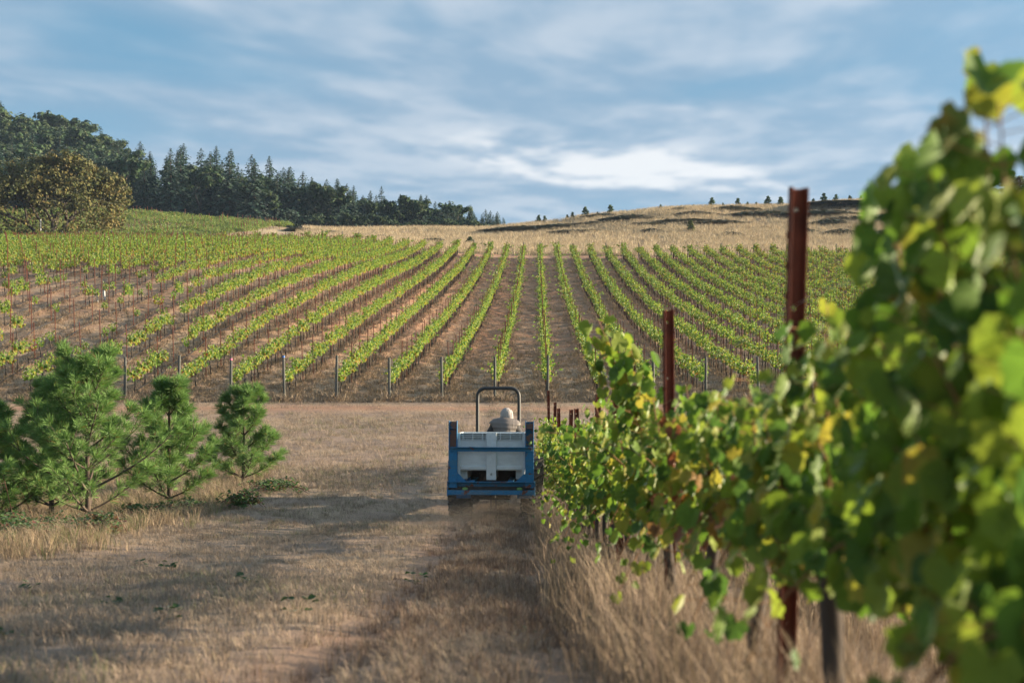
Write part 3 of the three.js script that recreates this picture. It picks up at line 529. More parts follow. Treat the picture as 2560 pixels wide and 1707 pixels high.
// ---- grey wooden end posts along the headland and at the top of the hill
{
  const tex = texture(256, (u, v) => { const g = fbm(u * 40, v * 3, 4), k = fbm(u * 6 + 8, v * 6, 3), t = 0.22 + 0.26 * g + 0.12 * (k - 0.5); return [t * 1.0, t * 1.0, t * 0.93]; });
  const wood = std({ name: 'weathered timber', map: tex, bumpMap: tex, bumpScale: 0.004, roughness: 1 });
  const pg = (() => { const p = []; for (let k = 0; k <= 10; k++) p.push(new THREE.Vector2(0.058 - 0.006 * k / 10, -0.3 + 2.0 * k / 10)); p.push(new THREE.Vector2(0.044, 1.712), new THREE.Vector2(0, 1.715)); return new THREE.LatheGeometry(p, 12); })();
  const band = std({ name: 'wire wrap', color: rgb(0.25, 0.25, 0.25), metalness: 0.7, roughness: 0.5 }), pink = std({ name: 'pink tape', color: rgb(0.75, 0.12, 0.25), roughness: 0.6 }), blue = std({ name: 'blue tape', color: rgb(0.05, 0.16, 0.5), roughness: 0.6 });
  const r = rng(61), wrap = new THREE.TorusGeometry(0.057, 0.004, 6, 18).rotateX(Math.PI / 2), tape = new THREE.CylinderGeometry(0.0565, 0.0575, 0.06, 16, 1, true);
  for (let k = -9; k <= 9; k++) {
    const x = rowX(k, V0 - 0.3), D = V0 - 0.3 + (r() - 0.5) * 0.3; if (!inView(x, D, 0.6)) continue;
    const g = thing('end_post', `grey wooden end post at the foot of the ${rowName(k)}`, 'post', 'wooden end posts along the headland');
    place(g, x, gy(x, D), -D, r() * 6, [1, 0.96 + r() * 0.08, 1]); g.rotation.x = -0.05 - r() * 0.06; g.rotation.z = (r() - 0.5) * 0.05;
    part('timber', pg, wood, g);
    for (const y of [0.75, 1.2, 1.5]) part('wire_wrap', wrap, band, g).position.y = y;
    if (k === -6 || k === 1) part('tape_band', tape, pink, g, 'band of pink marking tape').position.y = 1.62;
    if (k === -5) part('tape_band', tape, blue, g, 'band of blue marking tape').position.y = 1.64;
  }
  for (let k = -30; k <= 31; k++) {
    const D = V1 + 0.6, x = rowX(k, D); if (!inView(x, D, 0.6)) continue;
    const m = part(numbered('end_post'), pg, wood, scene); tag(m, `weathered wooden end post at the top of the ${rowName(k)}`, 'post', 'wooden end posts at the top of the hillside');
    place(m, x, gy(x, D), -D, r() * 6, [1.1, 1.02 + r() * 0.12, 1.1]); m.rotation.x = 0.08;
  }
  // black drip hose on the bare rows low on the left
  const hose = std({ name: 'black hose', color: rgb(0.02, 0.02, 0.022), roughness: 0.6 });
  for (let k = -16; k <= -8; k++) {
    const pts = []; for (let D = V0 + 1; D < 118; D += 3) { const x = rowX(k, D) + 0.12 + (r() - 0.5) * 0.1; if (inView(x, D, 2)) pts.push([x, gy(x, D) + 0.06 + r() * 0.12, -D]); }
    if (pts.length < 4) continue;
    const m = part(numbered('drip_hose'), pipe(pts, 0.02, 60, 5), hose, scene); tag(m, `black drip hose sagging along the ${rowName(k)}`, 'hose', 'drip hoses in the thin rows');
  }
  // white grow tubes round replanted vines
  const tubeMat = std({ name: 'white grow tube', color: rgb(0.5, 0.5, 0.49), roughness: 0.6, side: THREE.DoubleSide }), tg = new THREE.CylinderGeometry(0.055, 0.055, 0.55, 12, 1, true).translate(0, 0.26, 0);
  for (const [k, D, l] of [[-12, 81.5, 'larger of the two white grow tubes in the bare patch'], [-12, 80.2, 'smaller of the two white grow tubes in the bare patch'], [-13, 147, 'white grow tube high in the left rows near the meadow'], [-16, 84, 'short white grow tube among stunted vines at far left']]) {
    const x = rowX(k, D), m = part(numbered('grow_tube'), tg, tubeMat, scene); tag(m, l, 'grow tube'); place(m, x, gy(x, D), -D, 0, l.startsWith('larger') ? 1.05 : 0.75); m.rotation.z = 0.08;
  }
}
// ---- the second block of vines under the wood, a strip of green rows seen from the side
{
  const lots = new Map(), r = rng(515), d = new THREE.Object3D();
  for (let q = 0; q < 26; q++) for (let x = -112; x < -40; x += 1.5) {
    const D = 226 + q * 2.6 + (x + 75) * 0.12; if (D > 292 + (x + 75) * 0.1 || !inView(x, D, 5) || x > -47 + (D - 230) * 0.02 - 9 * Math.max(0, (250 - D) / 24)) continue;
    const list = hill[r() < 0.65 ? 'healthy' : 'yellow'], p = list[r() * list.length | 0];
    for (const geo of [p.foliage]) { if (!lots.has(geo)) lots.set(geo, []); lots.get(geo).push([x, D, r(), r()]); }
  }
  const root = new THREE.Group(); root.name = 'upper_block_foliage'; root.userData = { kind: 'stuff', label: 'bright green block of vines on the slope below the wood', category: 'grapevines' }; scene.add(root);
  const st = [];
  for (const [geo, list] of lots) { const im = new THREE.InstancedMesh(geo, M.leaf, list.length); im.name = 'foliage'; list.forEach(([x, D, a, b], i) => { d.position.set(x, gy(x, D) - 0.2, -D); d.rotation.set(0, Math.PI / 2 + (a > 0.5 ? Math.PI : 0), 0); d.scale.set(2.2, 1.1 + 0.3 * b, 1.15); d.updateMatrix(); im.setMatrixAt(i, d.matrix); if (b > 0.72) st.push([x, D]); }); im.castShadow = im.receiveShadow = true; root.add(im); }
  const sg = new THREE.BoxGeometry(0.07, 2.2, 0.07).translate(0, 1.0, 0), im = new THREE.InstancedMesh(sg, M.stake, st.length); im.name = 'stakes';
  st.forEach(([x, D], i) => { d.position.set(x, gy(x, D), -D); d.rotation.set(0, 0, 0); d.scale.setScalar(1); d.updateMatrix(); im.setMatrixAt(i, d.matrix); }); root.add(im);
}
// ---------------------------------------------------------------- trees
function quad(b, o, n, size, col, r) {              // a leafy spray: two folded faces
  let t = nrm([r() - 0.5, r() - 0.5, r() - 0.5]); const q = t[0] * n[0] + t[1] * n[1] + t[2] * n[2]; t = nrm([t[0] - n[0] * q, t[1] - n[1] * q, t[2] - n[2] * q]); const u = crs(t, n);
  const P = (a, c, h) => b.v(o[0] + (u[0] * a + t[0] * c + n[0] * h) * size, o[1] + (u[1] * a + t[1] * c + n[1] * h) * size, o[2] + (u[2] * a + t[2] * c + n[2] * h) * size, col);
  const A = P(0, 0.6, 0), B = P(0.42, 0.05 + r() * 0.2, 0.18), C = P(0, -0.5, 0), E = P(-0.42, r() * 0.2 - 0.1, 0.18); b.t(A, B, C); b.t(A, C, E);
}
const BARK = [0.05, 0.038, 0.03];
const barkTone = (r) => () => { const q = 0.75 + r() * 0.5; return BARK.map((c) => c * q); };
// tall conifer: whorls of drooping boughs with flat sprays, height 1 scaled later by the caller (built at h metres)
function conifer(seed, h, wide, cols, sparse = 0) {
  const r = rng(seed), b = new MB(), w = new MB();
  w.tube([[0, -0.5, 0], [0.05, h * 0.4, 0], [0, h * 0.97, 0.04]], [h * 0.016, h * 0.011, 0.02], 6, barkTone(r));
  const base = 0.08 + r() * 0.06;
  for (let y = base; y < 0.992; y += 0.017 + 0.018 * (1 - y)) {
    const reach = wide * h * Math.pow(1 - y, 0.82) * (0.8 + r() * 0.45), n = 5 + (1 - y) * 4 | 0, a0 = r() * 6.28;
    for (let k = 0; k < n; k++) {
      if (r() < sparse) continue;
      const a = a0 + k / n * 6.28 + (r() - 0.5) * 0.7, len = reach * (0.65 + r() * 0.5), up = y > 0.75 ? 0.35 : 0.05 - (1 - y) * 0.25, m = Math.max(2, len / 0.52 | 0);
      if (len > 1.6 && k % 2) w.tube([[0, y * h, 0], [Math.cos(a) * len * 0.9, y * h + up * len * 0.8, Math.sin(a) * len * 0.9]], [0.045, 0.012], 3, BARK);
      for (let j = 1; j <= m; j++) {
        const t = j / m, q = len * t, side = (r() - 0.5) * 0.5 * (1 - t * 0.5), col = cols[r() * cols.length | 0], sh = 0.8 + r() * 0.4;
        const p = [Math.cos(a) * q - Math.sin(a) * side, y * h + up * q - 0.12 * q * t + (r() - 0.5) * 0.25, Math.sin(a) * q + Math.cos(a) * side];
        quad(b, p, nrm([Math.cos(a) * 0.4 + (r() - 0.5) * 0.8, 0.8, Math.sin(a) * 0.4 + (r() - 0.5) * 0.8]), Math.min(0.75 + r() * 0.55, 0.22 + len * 0.45), col.map((c) => c * sh), r);
      }
    }
  }
  return { trunk: w.geometry(), crown: b.geometry() };
}
// broadleaf: limbs that fork, leaf clumps gathered round the twig ends
function broadleaf(seed, o) {
  const r = rng(seed), b = new MB(), w = new MB(), tone = barkTone(r), ends = [];
  const grow = (p, d, len, rad, depth) => {
    const pts = [p], rads = [rad]; let q = p, dd = d;
    for (let k = 1; k <= 4; k++) { dd = nrm([dd[0] + (r() - 0.5) * 0.35, dd[1] + (r() - 0.5) * 0.25 + o.lift, dd[2] + (r() - 0.5) * 0.35]); q = [q[0] + dd[0] * len / 4, q[1] + dd[1] * len / 4, q[2] + dd[2] * len / 4]; pts.push(q); rads.push(rad * (1 - 0.14 * k)); if (depth < 2 && k > 1) ends.push([q, len * 0.45]); }
    w.tube(pts, rads, depth > 2 ? 6 : 3, tone);
    if (depth === 0) { ends.push([q, len * 0.55]); return; }
    const n = 2 + (r() < o.fork ? 1 : 0);
    for (let k = 0; k < n; k++) { const a = r() * 6.28, s = o.spread * (0.6 + r() * 0.7); grow(q, nrm([dd[0] + Math.cos(a) * s, dd[1] * 0.9 + (r() - 0.35) * s, dd[2] + Math.sin(a) * s]), len * (0.62 + r() * 0.25), rad * 0.55, depth - 1); }
  };
  for (let k = 0; k < o.stems; k++) { const a = k / o.stems * 6.28 + r(), s = o.splay; grow([Math.cos(a) * 0.3 * (o.stems > 1), -0.4, Math.sin(a) * 0.3 * (o.stems > 1)], nrm([Math.cos(a) * s, 1, Math.sin(a) * s]), o.first, o.rad, o.depth); }
  if (o.dome) { const [R, H, Y, n] = o.dome; for (let k = 0; k < n; k++) { const a = r() * 6.28, c = r() * 1.9 - 0.9, s = Math.sqrt(Math.max(0, 1 - c * c)), f = (0.62 + 0.38 * Math.sqrt(r())) * (0.8 + 0.36 * fbm(Math.cos(a) * s * 1.7 + 4, Math.sin(a) * s * 1.7 + c * 2 + 9, 2)); ends.push([[Math.cos(a) * s * R * f, Y + c * H * f, Math.sin(a) * s * R * f], o.clump]); } }
  const per = Math.max(3, o.leaves / ends.length | 0);
  for (const [e, q] of ends) { const clump = o.cols[r() * o.cols.length | 0], rad = Math.min(o.clump, Math.max(o.clump * 0.6, q)); for (let k = 0; k < per; k++) { const a = r() * 6.28, c = r() * 2 - 1, s = Math.sqrt(1 - c * c), m = rad * Math.pow(r(), 0.45), n = [Math.cos(a) * s, c, Math.sin(a) * s], t = 0.75 + r() * 0.5, col = mix3(clump, o.cols[r() * o.cols.length | 0], 0.4); quad(b, [e[0] + n[0] * m, e[1] + n[1] * m * 0.75, e[2] + n[2] * m], nrm([n[0] + (r() - 0.5), n[1] + 0.5, n[2] + (r() - 0.5)]), o.size * (0.7 + r() * 0.6), col.map((x) => x * t), r); } }
  const g = b.geometry(); g.computeBoundingBox();
  return { trunk: w.geometry(), crown: g, top: g.boundingBox.max.y };
}
const FIR = [[0.022, 0.058, 0.034], [0.028, 0.07, 0.036], [0.017, 0.047, 0.031]], OLIVE = [[0.036, 0.074, 0.025], [0.046, 0.086, 0.027], [0.027, 0.058, 0.025], [0.066, 0.084, 0.026]];
const firs = [0, 1, 2, 3, 4].map((k) => ({ ...conifer(10 + k, 20, [0.23, 0.27, 0.2, 0.25, 0.22][k], FIR, [0.04, 0.1, 0.06, 0.14, 0.3][k]), top: 20 }));
const oaks = [0, 1, 2, 3].map((k) => broadleaf(30 + k, { stems: 1, splay: 0.15, first: 4, rad: 0.3, depth: 4, lift: 0.05, fork: 0.5, spread: 0.75, leaves: 1700, clump: 1.25, size: 0.75, cols: OLIVE }));
function plant(proto, name, label, category, group, x, D, h, turn, wide = 1) {
  const g = thing(name, label, category, group), s = h / proto.top; place(g, x, gy(x, D) - 0.1, -D, turn, [s * wide, s, s * wide]);
  part('trunk', proto.trunk, M.bark, g); part('crown', proto.crown, M.treeLeaf, g); return g;
}
// the firs that stand out against the sky along the wood: [sideways, distance, height of the tip above the camera, which, what]
for (const [x, D, top, k, what] of [
  [-125, 434, 49.7, 2, 'lone slim dark fir poking above the hilltop oaks'], [-90, 391, 40.3, 0, 'tall dark fir where the oak ridge ends'], [-85, 390, 38.8, 1, 'broad dark fir second right of the oak ridge'], [-80, 386, 39.1, 0, 'dark fir third right of the oak ridge, tip above its neighbours'],
  [-75, 381, 37.8, 2, 'slim dark fir with open gap of sky to its right'], [-68.5, 375, 35.8, 3, 'broad ragged fir, left one of a close pair'], [-63.5, 373, 35.2, 0, 'pointed fir, right one of a close pair'], [-58, 373, 32.4, 1, 'wide well shaped fir alone on the dropping skyline'],
  [-48.5, 373, 29.1, 1, 'wide fir past the low round trees on the skyline'], [-43.5, 375, 28.1, 3, 'thin topped fir, left of two beside each other'], [-42, 378, 27.9, 4, 'half bare fir with open crown, right of two'], [-34.2, 373, 27.2, 2, 'tall narrow fir standing well above the low trees'],
  [-22.8, 380, 25.5, 3, 'big ragged fir with flat boughs near the end of the wood'], [-37.5, 375, 24.2, 0, 'small fir left of the tall narrow one'], [-31.5, 370, 22.6, 0, 'small fir right of the tall narrow one'], [-28.6, 375, 23, 2, 'small fir, left of two before the ragged fir'], [-26.4, 372, 22.4, 1, 'small fir, right of two before the ragged fir'],
  [-16.2, 385, 20.6, 0, 'short fir, first past the ragged fir'], [-14.6, 382, 20.6, 3, 'short fir, second past the ragged fir'], [-12.6, 380, 20, 2, 'short fir, third past the ragged fir'], [-11.1, 380, 19.1, 0, 'lowest of the short firs past the ragged fir'], [-8, 376, 20, 1, 'short broad fir next to last at the end of the wood'], [-4.2, 376, 19.8, 0, 'last pointed fir at the end of the wood'], [-1.1, 372, 17.4, 1, 'tiny fir beyond the end of the wood'],
]) plant(firs[k], 'fir_tree', what, 'fir tree', 'firs on the skyline of the wood', x, D, top + EYE - gy(x, D), D * 1.7, 1.06);
// the wood itself
{
  const r = rng(909); let nf = 0, no = 0; const spots = [];
  for (let D = 318; D < 475; D += 8.5) for (let x = -190; x < -3; x += 6.2) {
    const xx = x + (r() - 0.5) * 4.5, DD = D + (r() - 0.5) * 6, e = r(), q = r(), t = r();
    if (xx < -0.362 * DD - 8 || DD < 318 + Math.max(0, xx + 60) * 0.75) continue;
    if (DD > 352 + Math.max(0, -xx - 55) * 1.25 + Math.max(0, xx + 60) * 0.95) continue;
    const front = DD < 336 + Math.max(0, xx + 60) * 0.75;
    spots.push([xx, DD, e, q, t, front]);
  }
  for (let k = 0; k < 95; k++) { const x = -62 + 60 * r(), D = 322 + (x + 60) * 0.75 + r() * 42; spots.push([x, D, r(), r(), r(), D < 334 + (x + 60) * 0.75]); }
  for (const [x, D, e, q, t, front] of spots) {
    const oakish = sm(-92, -140, x) * 0.65 + (front ? 0.34 : 0.12) > e, limit = curve([[-190, 15.5], [-110, 14.5], [-85, 14], [-60, 13.5], [-35, 10.5], [-12, 9], [-3, 8]])(x), zone = x < -112 ? 'above the broad oak' : x < -75 ? 'above the left of the green vine block' : x < -45 ? 'above the right of the green vine block' : 'right of the green vine block';
    if (oakish) plant(oaks[(q * 4) | 0], 'oak_tree', front ? 'olive green tree fronting the wood ' + zone : 'dark rounded tree deep in the wood ' + zone, 'tree', 'broad trees of the far wood', x, D, limit * (0.75 + t * 0.4), q * 20, 1.15);
    else plant(firs[(q * 4) | 0], 'fir_tree', front ? 'fir in the front edge of the wood ' + zone : 'fir within the wood ' + zone, 'fir tree', 'firs of the far wood', x, D, limit * (0.85 + t * 0.4), q * 20, 1.15);
  }
  // bushes along the foot of the wood
  for (let k = 0; k < 26; k++) { const x = -46 + k * 1.55 + r(), D = 306 + Math.max(0, x + 60) * 0.72 + r() * 4; plant(oaks[k % 4], 'woodland_shrub', 'low olive shrub along the foot of the wood', 'shrub', 'shrubs along the foot of the wood', x, D, 2.6 + r() * 2.6, r() * 6, 1.5); }
}
// the broad oak standing in front of the wood
{
  const o = broadleaf(7, { stems: 6, splay: 0.85, first: 4.6, rad: 0.42, depth: 4, lift: 0.015, fork: 0.75, spread: 0.72, leaves: 50000, clump: 1.5, size: 0.42, dome: [11.8, 7.6, 5.9, 420], cols: [[0.09, 0.10, 0.028], [0.125, 0.11, 0.03], [0.072, 0.09, 0.026], [0.16, 0.115, 0.032], [0.105, 0.108, 0.03]] });
  const g = thing('oak_tree', 'broad spreading oak with bronze autumn leaves in front of the dark wood', 'tree'); const D = 214, x = -69.5, s = 13.9 / o.top; place(g, x, gy(x, D) - 0.2, -D, 0.6, [s * 1.05, s, s * 1.05]);
  part('trunk', o.trunk, M.bark, g); part('crown', o.crown, M.treeLeaf, g);
  const pole = part(numbered('marker_pole'), merge([cyl(0.06, 0.06, 3.2, 0, 1.6, 0), cyl(0.09, 0.09, 0.3, 0, 3.3, 0)]), std({ name: 'white pole', color: rgb(0.6, 0.6, 0.58), roughness: 0.6 }), scene); tag(pole, 'thin white pole standing under the broad oak', 'pole'); place(pole, -68.2, gy(-68.2, 206), -206);
}
// small pines along the ridge of the dry hill: [sideways, height above camera of tip, of foot]
function youngPine(seed, h, cols) {
  const r = rng(seed), b = new MB(), w = new MB(); w.tube([[0, -0.2, 0], [0.02, h * 0.5, 0.02], [0, h, 0]], [0.07, 0.045, 0.012], 5, barkTone(r));
  for (let y = 0.12; y < 1; y += 0.055) { const reach = h * 0.36 * Math.pow(1 - y, 0.6) + 0.1, n = 6; for (let k = 0; k < n; k++) { if (r() < 0.18) continue; const a = r() * 6.28, len = reach * (0.5 + r() * 0.65); for (let j = 0; j < 3; j++) { const q = len * (0.45 + 0.28 * j), col = cols[r() * cols.length | 0]; for (let m = 0; m < 2; m++) quad(b, [Math.cos(a) * q + (r() - 0.5) * 0.12, y * h + q * 0.3 + (r() - 0.5) * 0.15, Math.sin(a) * q + (r() - 0.5) * 0.12], nrm([r() - 0.5, r() * 0.6 + 0.2, r() - 0.5]), 0.3 + r() * 0.2, col, r); } } }
  return { trunk: w.geometry(), crown: b.geometry(), top: h };
}
{
  const P = [0, 1, 2, 3].map((k) => youngPine(80 + k, 3, k === 3 ? [[0.10, 0.13, 0.03], [0.13, 0.15, 0.035]] : [[0.08, 0.135, 0.045], [0.10, 0.16, 0.05], [0.06, 0.105, 0.038]]));
  [[1237, 498, 518], [1251, 498, 515], [1303, 495, 507], [1315, 491, 507], [1344, 480, 504], [1372, 491, 500], [1402, 474, 497], [1481, 483, 490], [1517, 472, 485], [1563, 471, 480], [1592, 468, 477], [1635, 452, 475], [1660, 463, 474], [1694, 450, 471], [1716, 458, 470], [1736, 459, 470], [1763, 445, 469], [1792, 445, 467], [1867, 449, 463], [1891, 438, 462], [1919, 442, 461], [1951, 443, 459], [1977, 439, 454], [2028, 434, 455], [2074, 436, 457], [2101, 440, 459], [2270, 416, 462], [2316, 408, 462], [2340, 420, 462]].forEach(([u, t, f], k) => {
    const D = 299, x = (u - 1176) / 3267 * D, h = Math.max(0.7, (f - t + 2) / 3267 * D);
    plant(P[k % 3], 'pine_sapling', `small dark pine on the ridge of the dry hill, ${ord(k + 1)} from the left`, 'pine tree', 'small pines along the ridge', x, D, h, k * 1.3, k > 22 ? 1.5 : 1.0);
  });
  plant(P[3], 'pine_sapling', 'small yellow green sapling halfway up the dry hillside', 'sapling', null, 30.5, 243, 2.2, 1);
  plant(P[1], 'pine_sapling', 'dark little pine alone at the edge of the meadow behind the vines', 'pine tree', null, -6.4, 216, 1.4, 2, 1.5);
}
// low shrubs that spread over the dry hill
{
  const r = rng(222), protos = [0, 1, 2].map((s) => { const q = rng(330 + s), b = new MB(), w = new MB(); for (let k = 0; k < 5; k++) { const a = q() * 6.28; w.tube([[0, -0.05, 0], [Math.cos(a) * 0.5, 0.35, Math.sin(a) * 0.5]], [0.03, 0.01], 4, BARK); } for (let k = 0; k < 1300; k++) { const a = q() * 6.28, d = Math.sqrt(q()), top = 0.55 * (1 - d * d) * (0.6 + 0.8 * fbm(Math.cos(a) * d * 2 + 5 + s * 9, Math.sin(a) * d * 2 + 5, 2)); const t = 0.7 + q() * 0.6, c = q() < 0.7 ? [0.058, 0.078, 0.032] : [0.12, 0.09, 0.048]; quad(b, [Math.cos(a) * d, Math.max(0.02, top * (0.35 + 0.65 * q())), Math.sin(a) * d], nrm([q() - 0.5, 0.8, q() - 0.5]), 0.13 + q() * 0.08, c.map((v) => v * t), q); } return { crown: b.geometry(), stems: w.geometry() }; });
  const spots = [[1290, 522, 60], [1220, 527, 70], [1345, 530, 50], [1410, 512, 60], [1465, 503, 55], [1500, 517, 45], [1560, 484, 28], [1600, 492, 36], [1580, 507, 50], [1650, 512, 55], [1690, 482, 45], [1760, 492, 55], [1890, 492, 70], [1960, 466, 80], [2030, 470, 70], [1905, 513, 40], [1940, 538, 45], [1990, 500, 60], [2060, 500, 60], [1500, 532, 26], [1680, 540, 20], [1390, 496, 34], [1850, 535, 30], [2080, 535, 60], [760, 536, 60], [690, 528, 40], [350, 541, 55], [430, 545, 60], [400, 552, 50], [470, 540, 40], [1130, 530, 30], [880, 546, 34], [1000, 556, 30], [820, 553, 40], [620, 548, 30]];
  spots.forEach(([u, v, w], k) => {
    let D = 200; for (; D < 300; D += 1) { const x = (u - 1176) / 3267 * D; if ((665 - v) / 3267 * D < gy(x, D) - EYE + 0.2) break; }
    const x = (u - 1176) / 3267 * D, s = w / 3267 * D, p = protos[k % 3], left = u < 1100;
    const g = thing('hill_shrub', left ? `low dark shrub in the meadow grass, ${ord(k - 23)} of those left of the dry hill` : `low spreading dark shrub on the dry hill, ${ord(k + 1)} up from its left foot`, 'shrub', 'low shrubs in the dry grass');
    place(g, x, gy(x, D) - 0.05, -D, (r() - 0.5) * 0.5, [s * (left ? 1.1 : 1.7), 1.0 + r() * 0.7, s * (0.9 + r() * 0.6)]); part('stems', p.stems, M.bark, g); part('crown', p.crown, M.treeLeaf, g);
  });
}
// ---------------------------------------------------------------- young long-needled pines by the track
function bushyPine(name, label, x, D, h, seed, wide) {
  const r = rng(seed), g = thing(name, label, 'pine tree', 'young pines beside the track'), w = new MB(); place(g, x, gy(x, D) - 0.03, -D, r() * 6.28);
  const tone = () => { const q = 0.8 + r() * 0.5; return [0.085 * q, 0.062 * q, 0.047 * q]; }, green = [0.26, 0.15, 0.06];
  const lean = [(r() - 0.5) * 0.1, (r() - 0.5) * 0.1], at = (t) => [lean[0] * t * t * h, t * h * 0.9, lean[1] * t * t * h];
  const stem = []; for (let k = 0; k <= 8; k++) stem.push(at(k / 8)); w.tube(stem, stem.map((_, k) => lerp(0.05, 0.011, k / 8) * h / 2.8), 8, (t) => t > 0.8 ? green : tone()); part('trunk', w.geometry(), M.bark, g);
  const needles = (b, p, d, n, len) => { for (let k = 0; k < n * 1.75; k++) {
    const a = r() * 6.28, s = 0.25 + Math.pow(r(), 0.7) * 0.95, ux = Math.abs(d[1]) > 0.9 ? [1, 0, 0] : [0, 1, 0], e = nrm(crs(d, ux)), f = crs(d, e);
    const dir = nrm([d[0] + (e[0] * Math.cos(a) + f[0] * Math.sin(a)) * s, d[1] + (e[1] * Math.cos(a) + f[1] * Math.sin(a)) * s, d[2] + (e[2] * Math.cos(a) + f[2] * Math.sin(a)) * s]), l = len * (0.7 + r() * 0.45), o = [p[0] - d[0] * r() * 0.09, p[1] - d[1] * r() * 0.09, p[2] - d[2] * r() * 0.09];
    const c = r() < 0.025 ? [0.27, 0.16, 0.05] : (() => { const q = 0.75 + r() * 0.55; return [0.15 * q, 0.265 * q, 0.065 * q]; })(), wv = nrm(crs(dir, [r() - 0.5, r() - 0.5, r() - 0.5])), q = 0.0042, mid = [o[0] + dir[0] * l * 0.55, o[1] + dir[1] * l * 0.55, o[2] + dir[2] * l * 0.55];
    const A = b.v(o[0], o[1], o[2], c), B = b.v(mid[0] + wv[0] * q, mid[1] + wv[1] * q, mid[2] + wv[2] * q, c), E = b.v(mid[0] - wv[0] * q, mid[1] - wv[1] * q, mid[2] - wv[2] * q, c), T = b.v(o[0] + dir[0] * l, o[1] + dir[1] * l - 0.02, o[2] + dir[2] * l, c); b.t(A, B, E); b.t(B, T, E);
  } };
  const bough = (t, a, len, rise) => {
    const p0 = at(t), wb = new MB(), nb = new MB(), pts = [p0]; let d = nrm([Math.cos(a), rise, Math.sin(a)]), q = p0;
    for (let k = 1; k <= 6; k++) { d = nrm([d[0] + (r() - 0.5) * 0.16, d[1] + 0.075, d[2] + (r() - 0.5) * 0.16]); q = [q[0] + d[0] * len / 6, q[1] + d[1] * len / 6, q[2] + d[2] * len / 6]; pts.push(q);
      if (k >= 2) { needles(nb, q, d, 26, 0.21); if (k < 6) for (const s of [-1, 1]) if (r() < 0.72) { const tw = nrm([d[0] * 0.7 - d[2] * s * 0.7, d[1] + 0.25, d[2] * 0.7 + d[0] * s * 0.7]), l = len * (0.18 + r() * 0.2), e = [q[0] + tw[0] * l, q[1] + tw[1] * l, q[2] + tw[2] * l], m = [q[0] + tw[0] * l * 0.5, q[1] + tw[1] * l * 0.5 - 0.01, q[2] + tw[2] * l * 0.5]; wb.tube([q, m, e], [0.008, 0.006, 0.005], 4, tone); needles(nb, e, tw, 56, 0.22); if (l > 0.25) needles(nb, m, tw, 16, 0.2); } } }
    needles(nb, q, d, 74, 0.23);
    wb.tube(pts, pts.map((_, k) => lerp(0.019, 0.006, k / 6) * (0.6 + 0.4 * len)), 5, tone);
    const bm = part('branch', wb.geometry(), M.bark, g); stuffPart(part('needles', nb.geometry(), M.needle, bm));
  };
  const whorls = Math.round(3 + h * 1.35);
  for (let k = 0; k < whorls; k++) { const t = 0.1 + 0.77 * k / (whorls - 1), n = 4 + (r() * 2 | 0), a0 = r() * 6.28; for (let j = 0; j < n; j++) bough(t, a0 + j / n * 6.28 + (r() - 0.5) * 0.5, h * wide * (1.1 - t * 0.86) * (0.7 + r() * 0.5), 0.25 + t * 0.8); }
  const nb = new MB(); for (let k = 0; k < 9; k++) { const t = 0.84 + k / 8 * 0.16; needles(nb, at(t), [0.02, 0.99, 0.02], 44, 0.2); } stuffPart(part('needles', nb.geometry(), M.needle, g));
}
bushyPine('young_pine', 'tallest young pine, dense and dark green, left of the track', -7.2, 24.0, 3.05, 11, 0.55);
bushyPine('young_pine', 'middle young pine between the tallest and the smallest one', -6.45, 26.6, 2.7, 12, 0.42);
bushyPine('young_pine', 'smallest young pine, standing farthest up the track', -6.0, 31.6, 2.3, 13, 0.48);
bushyPine('young_pine', 'slender young pine with a tall bare leader behind the tallest one', -8.6, 26.4, 2.9, 14, 0.36);
bushyPine('young_pine', 'young pine cut off by the left edge of the picture', -8.75, 23.6, 2.3, 15, 0.5);
